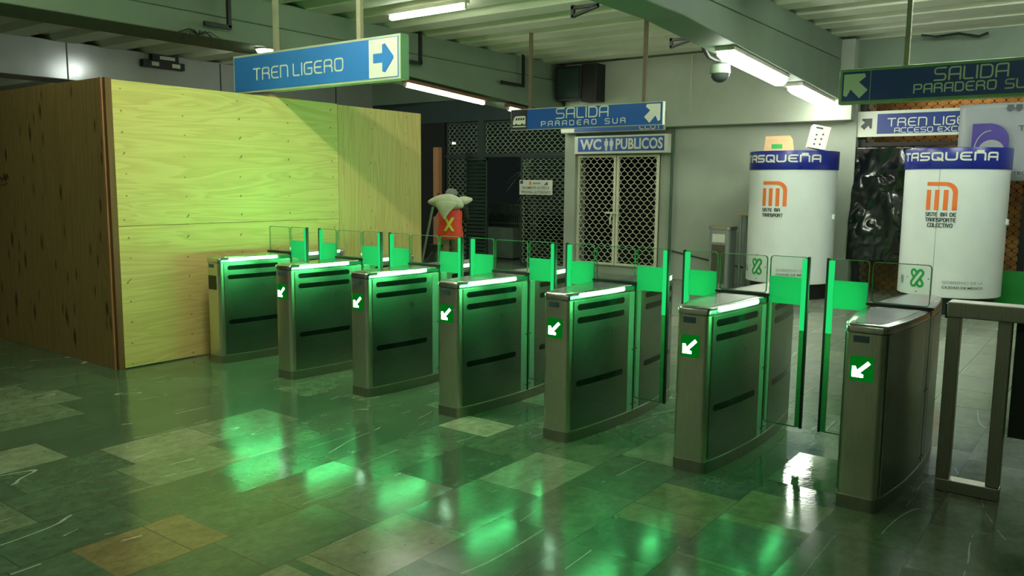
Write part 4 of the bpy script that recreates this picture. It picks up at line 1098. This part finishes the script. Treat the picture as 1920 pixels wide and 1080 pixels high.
Eg = [(0, 1), (1, 2), (2, 3), (3, 4), (4, 5), (5, 6), (0, 7), (7, 8), (8, 9), (9, 10), (0, 11), (11, 12), (12, 13), (13, 14), (2, 15), (15, 16), (16, 17), (17, 18), (2, 19), (19, 20), (20, 21), (21, 22)]
skin_body('body', J, Eg, M['shirt_dark'], pr)
# five fingers on each hand, curled round the sack edge
for sgn, hx, hy, hz in ((-1, -.19, .14, 1.52), (1, .22, .16, 1.49)):
    for k in range(5):
        l = (.045, .06, .065, .06, .05)[k]; oy = -.03+.016*k
        if k == 0: path = [(hx, hy-.02, hz-.01), (hx-sgn*.03, hy-.035, hz), (hx-sgn*.045, hy-.04, hz+.02)]
        else: path = [(hx, hy+oy, hz), (hx, hy+oy, hz+l*.5), (hx-sgn*.02, hy+oy, hz+l*.9), (hx-sgn*.04, hy+oy, hz+l*.8)]
        MB().tube(path, .0095, 6).build('finger', M['skin'], pr, smooth=True)
def ring(cx, cy, z, rx, ry, n=20, fold=0):
    return [(cx+(rx+fold*math.sin(5*2*PI*i/n))*math.cos(2*PI*i/n), cy+(ry+fold*math.sin(5*2*PI*i/n))*math.sin(2*PI*i/n), z) for i in range(n)]
MB().loft([ring(0, .0, .90, .195, .150, fold=.006), ring(0, .0, 1.0, .185, .145, fold=.004), ring(0, .01, 1.12, .172, .138), ring(0, .04, 1.26, .178, .135), ring(0, .07, 1.36, .165, .12), ring(0, .10, 1.45, .10, .08)]).build('vest', M['vest'], pr, smooth=True)
vt = MB()
VR = ((.90, .0, .195, .150), (1.0, .0, .185, .145), (1.12, .01, .172, .138), (1.26, .04, .178, .135), (1.36, .07, .165, .12))
def vx(x, z):                      # a point on the back of the vest
    for a, b in zip(VR, VR[1:]):
        if a[0] <= z <= b[0]: break
    t = (z-a[0])/(b[0]-a[0]); cy, rx, ry = (a[k]*(1-t)+b[k]*t for k in (1, 2, 3))
    return (x, cy-ry*math.sqrt(max(.05, 1-(x/rx)**2))-.010, z)
for sg in (1, -1):
    for off in (0,):
        P = [(sg*(.10-.2*k/6)*.6-.02, 1.02+.20*k/6) for k in range(7)]
        vs = [];
        for x, z in P: vs += [vx(x-.022, z), vx(x+.022, z)]
        vt.add(vs, [(2*k, 2*k+1, 2*k+3, 2*k+2) for k in range(6)])
vt.build('reflective_cross', M['vest_yellow'], pr)
for sg in (-1, 1):
    yk = .02 if sg < 0 else .06; ya = -.04 if sg < 0 else .04
    MB().loft([ring(sg*.085, 0, .93, .115, .125, 14), ring(sg*.095, .01, .75, .105, .11, 14, .004), ring(sg*.10, yk, .48, .085, .09, 14, .004), ring(sg*.10, (yk+ya)/2, .26, .078, .08, 14), ring(sg*.10, ya, .10, .072, .075, 14, .004)]).build('trouser_leg', M['trousers'], pr, smooth=True)
    MB().loft([ring(sg*.10, ya+.06, .0, .058, .13, 14), ring(sg*.10, ya+.06, .045, .058, .13, 14), ring(sg*.10, ya+.03, .09, .05, .09, 14), ring(sg*.10, ya, .13, .045, .05, 14)]).build('boot', M['black_metal'], pr, smooth=True)
MB().loft([ring(.02, .25, 1.55, .094, .106), ring(.02, .26, 1.59, .09, .10), ring(.02, .27, 1.625, .062, .07), ring(.02, .27, 1.64, .01, .01)]).build('cap', M['cap'], pr, smooth=True)
def sack(label, pts_rings, loc):
    s_ = thing('sack', label, 'sack', loc, pd, 'white sacks on the person\'s back')
    mb = MB().loft(pts_rings); o = mb.build('cloth', M['sack'], s_, smooth=True)
    sb = o.modifiers.new('sub', 'SUBSURF'); sb.levels = 2; sb.render_levels = 2
    return s_
def sring(x, cy, cz, ry, rz, tw=0, n=10):
    return [(x, cy+ry*math.cos(2*PI*i/n+tw)*(1+.12*math.sin(3*i+x*9)), cz+rz*math.sin(2*PI*i/n+tw)*(1+.10*math.cos(2*i+x*7))) for i in range(n)]
sack('large white sack slumped across the person\'s shoulders', [sring(-.33, -.10, .0, .03, .02), sring(-.28, -.09, .01, .06, .045), sring(-.18, -.06, .01, .11, .10), sring(-.05, -.05, .01, .14, .125), sring(.08, -.04, .0, .13, .11), sring(.17, -.03, -.03, .09, .07), sring(.20, -.03, -.04, .04, .03)], (PX, PY, 1.44))
c_ = MB().loft([[(-.27, -.15, .03), (-.10, -.19, .07), (.13, -.18, .04), (.13, -.05, .04), (-.10, -.03, .06), (-.27, -.08, .03)],
    [(-.22, -.17, -.05), (-.10, -.215, -.04), (.09, -.20, -.06), (.09, -.13, -.06), (-.10, -.12, -.05), (-.22, -.13, -.05)],
    [(-.155, -.19, -.15), (-.10, -.215, -.15), (-.02, -.205, -.14), (-.02, -.16, -.14), (-.10, -.15, -.15), (-.155, -.16, -.15)],
    [(-.105, -.195, -.25), (-.09, -.20, -.25), (-.075, -.195, -.25), (-.075, -.18, -.25), (-.09, -.175, -.25), (-.105, -.18, -.25)]])
for o in bpy.data.objects:
    if o.name == 'sack': cw = c_.build('hanging_corner', M['sack'], o, smooth=True); sb = cw.modifiers.new('sub', 'SUBSURF'); sb.levels = 2; sb.render_levels = 2
sack('smaller white sack at the person\'s right shoulder', [sring(-.10, .02, .0, .04, .03), sring(-.05, .02, .01, .08, .06), sring(.02, .02, .0, .09, .07), sring(.08, .02, .01, .06, .045), sring(.13, .02, .02, .02, .02)], (PX+.757*.20+.0, PY+.657*.20, 1.46))

# broom and bag left of the person
br = thing('broom', 'broom with a pale handle leaning against the plywood end, left of the person', 'broom', (-4.80, 4.0, 0))
MB().tube([(0, 0, .18), (.135, .21, 1.38)], .016).build('handle', M['broom_wood'], br, smooth=True)
MB().loft([[(-.13, -.05, 0), (.13, -.05, 0), (.13, .05, 0), (-.13, .05, 0)], [(-.06, -.03, .16), (.07, -.03, .16), (.07, .04, .16), (-.06, .04, .16)], [(-.02, -.015, .22), (.035, -.015, .22), (.035, .03, .22), (-.02, .03, .22)]]).build('bristles', M['bag_green'], br)
bg = MB().loft([ring(0, 0, 0, .16, .15), ring(0, 0, .10, .22, .20, fold=.012), ring(.01, 0, .35, .22, .21, fold=.012), ring(0, .02, .60, .15, .15, fold=.016), ring(0, .02, .74, .06, .06), ring(.01, .02, .84, .10, .09, fold=.02)]).build('rubbish_bag', M['bag_green'], smooth=True)
bg.location = (-4.72, 4.32, 0); tag(bg, 'dark green rubbish bag on the floor left of the person', 'bag')

# ------------------------------------------------------------------ world, camera, view
wd = bpy.data.worlds.new('night'); S.world = wd; wd.use_nodes = True
wd.node_tree.nodes['Background'].inputs[0].default_value = (.002, .003, .0025, 1); wd.node_tree.nodes['Background'].inputs[1].default_value = 1

yaw, pitch, roll, fpx = -.6400, -.1254, .0091, 1539.7
fw = Vector((math.sin(yaw)*math.cos(pitch), math.cos(yaw)*math.cos(pitch), math.sin(pitch)))
r0 = Vector((math.cos(yaw), -math.sin(yaw), 0)); u0 = r0.cross(fw)
r = r0*math.cos(roll)+u0*math.sin(roll); u = -r0*math.sin(roll)+u0*math.cos(roll)
cam = bpy.data.cameras.new('camera'); cam.sensor_width = 36; cam.lens = 36*fpx/1920; cam.clip_start = .05; cam.clip_end = 200
co = bpy.data.objects.new('camera', cam); COL.objects.link(co)
m3 = Matrix((r, u, -fw)).transposed(); co.matrix_world = Matrix.Translation((3.202, -4.4636, 1.7047)) @ m3.to_4x4()
S.camera = co
S.view_settings.view_transform = 'Standard'; S.view_settings.look = 'None'; S.view_settings.gamma = 1
S.view_settings.use_curve_mapping = False; S.view_settings.exposure = 1.4
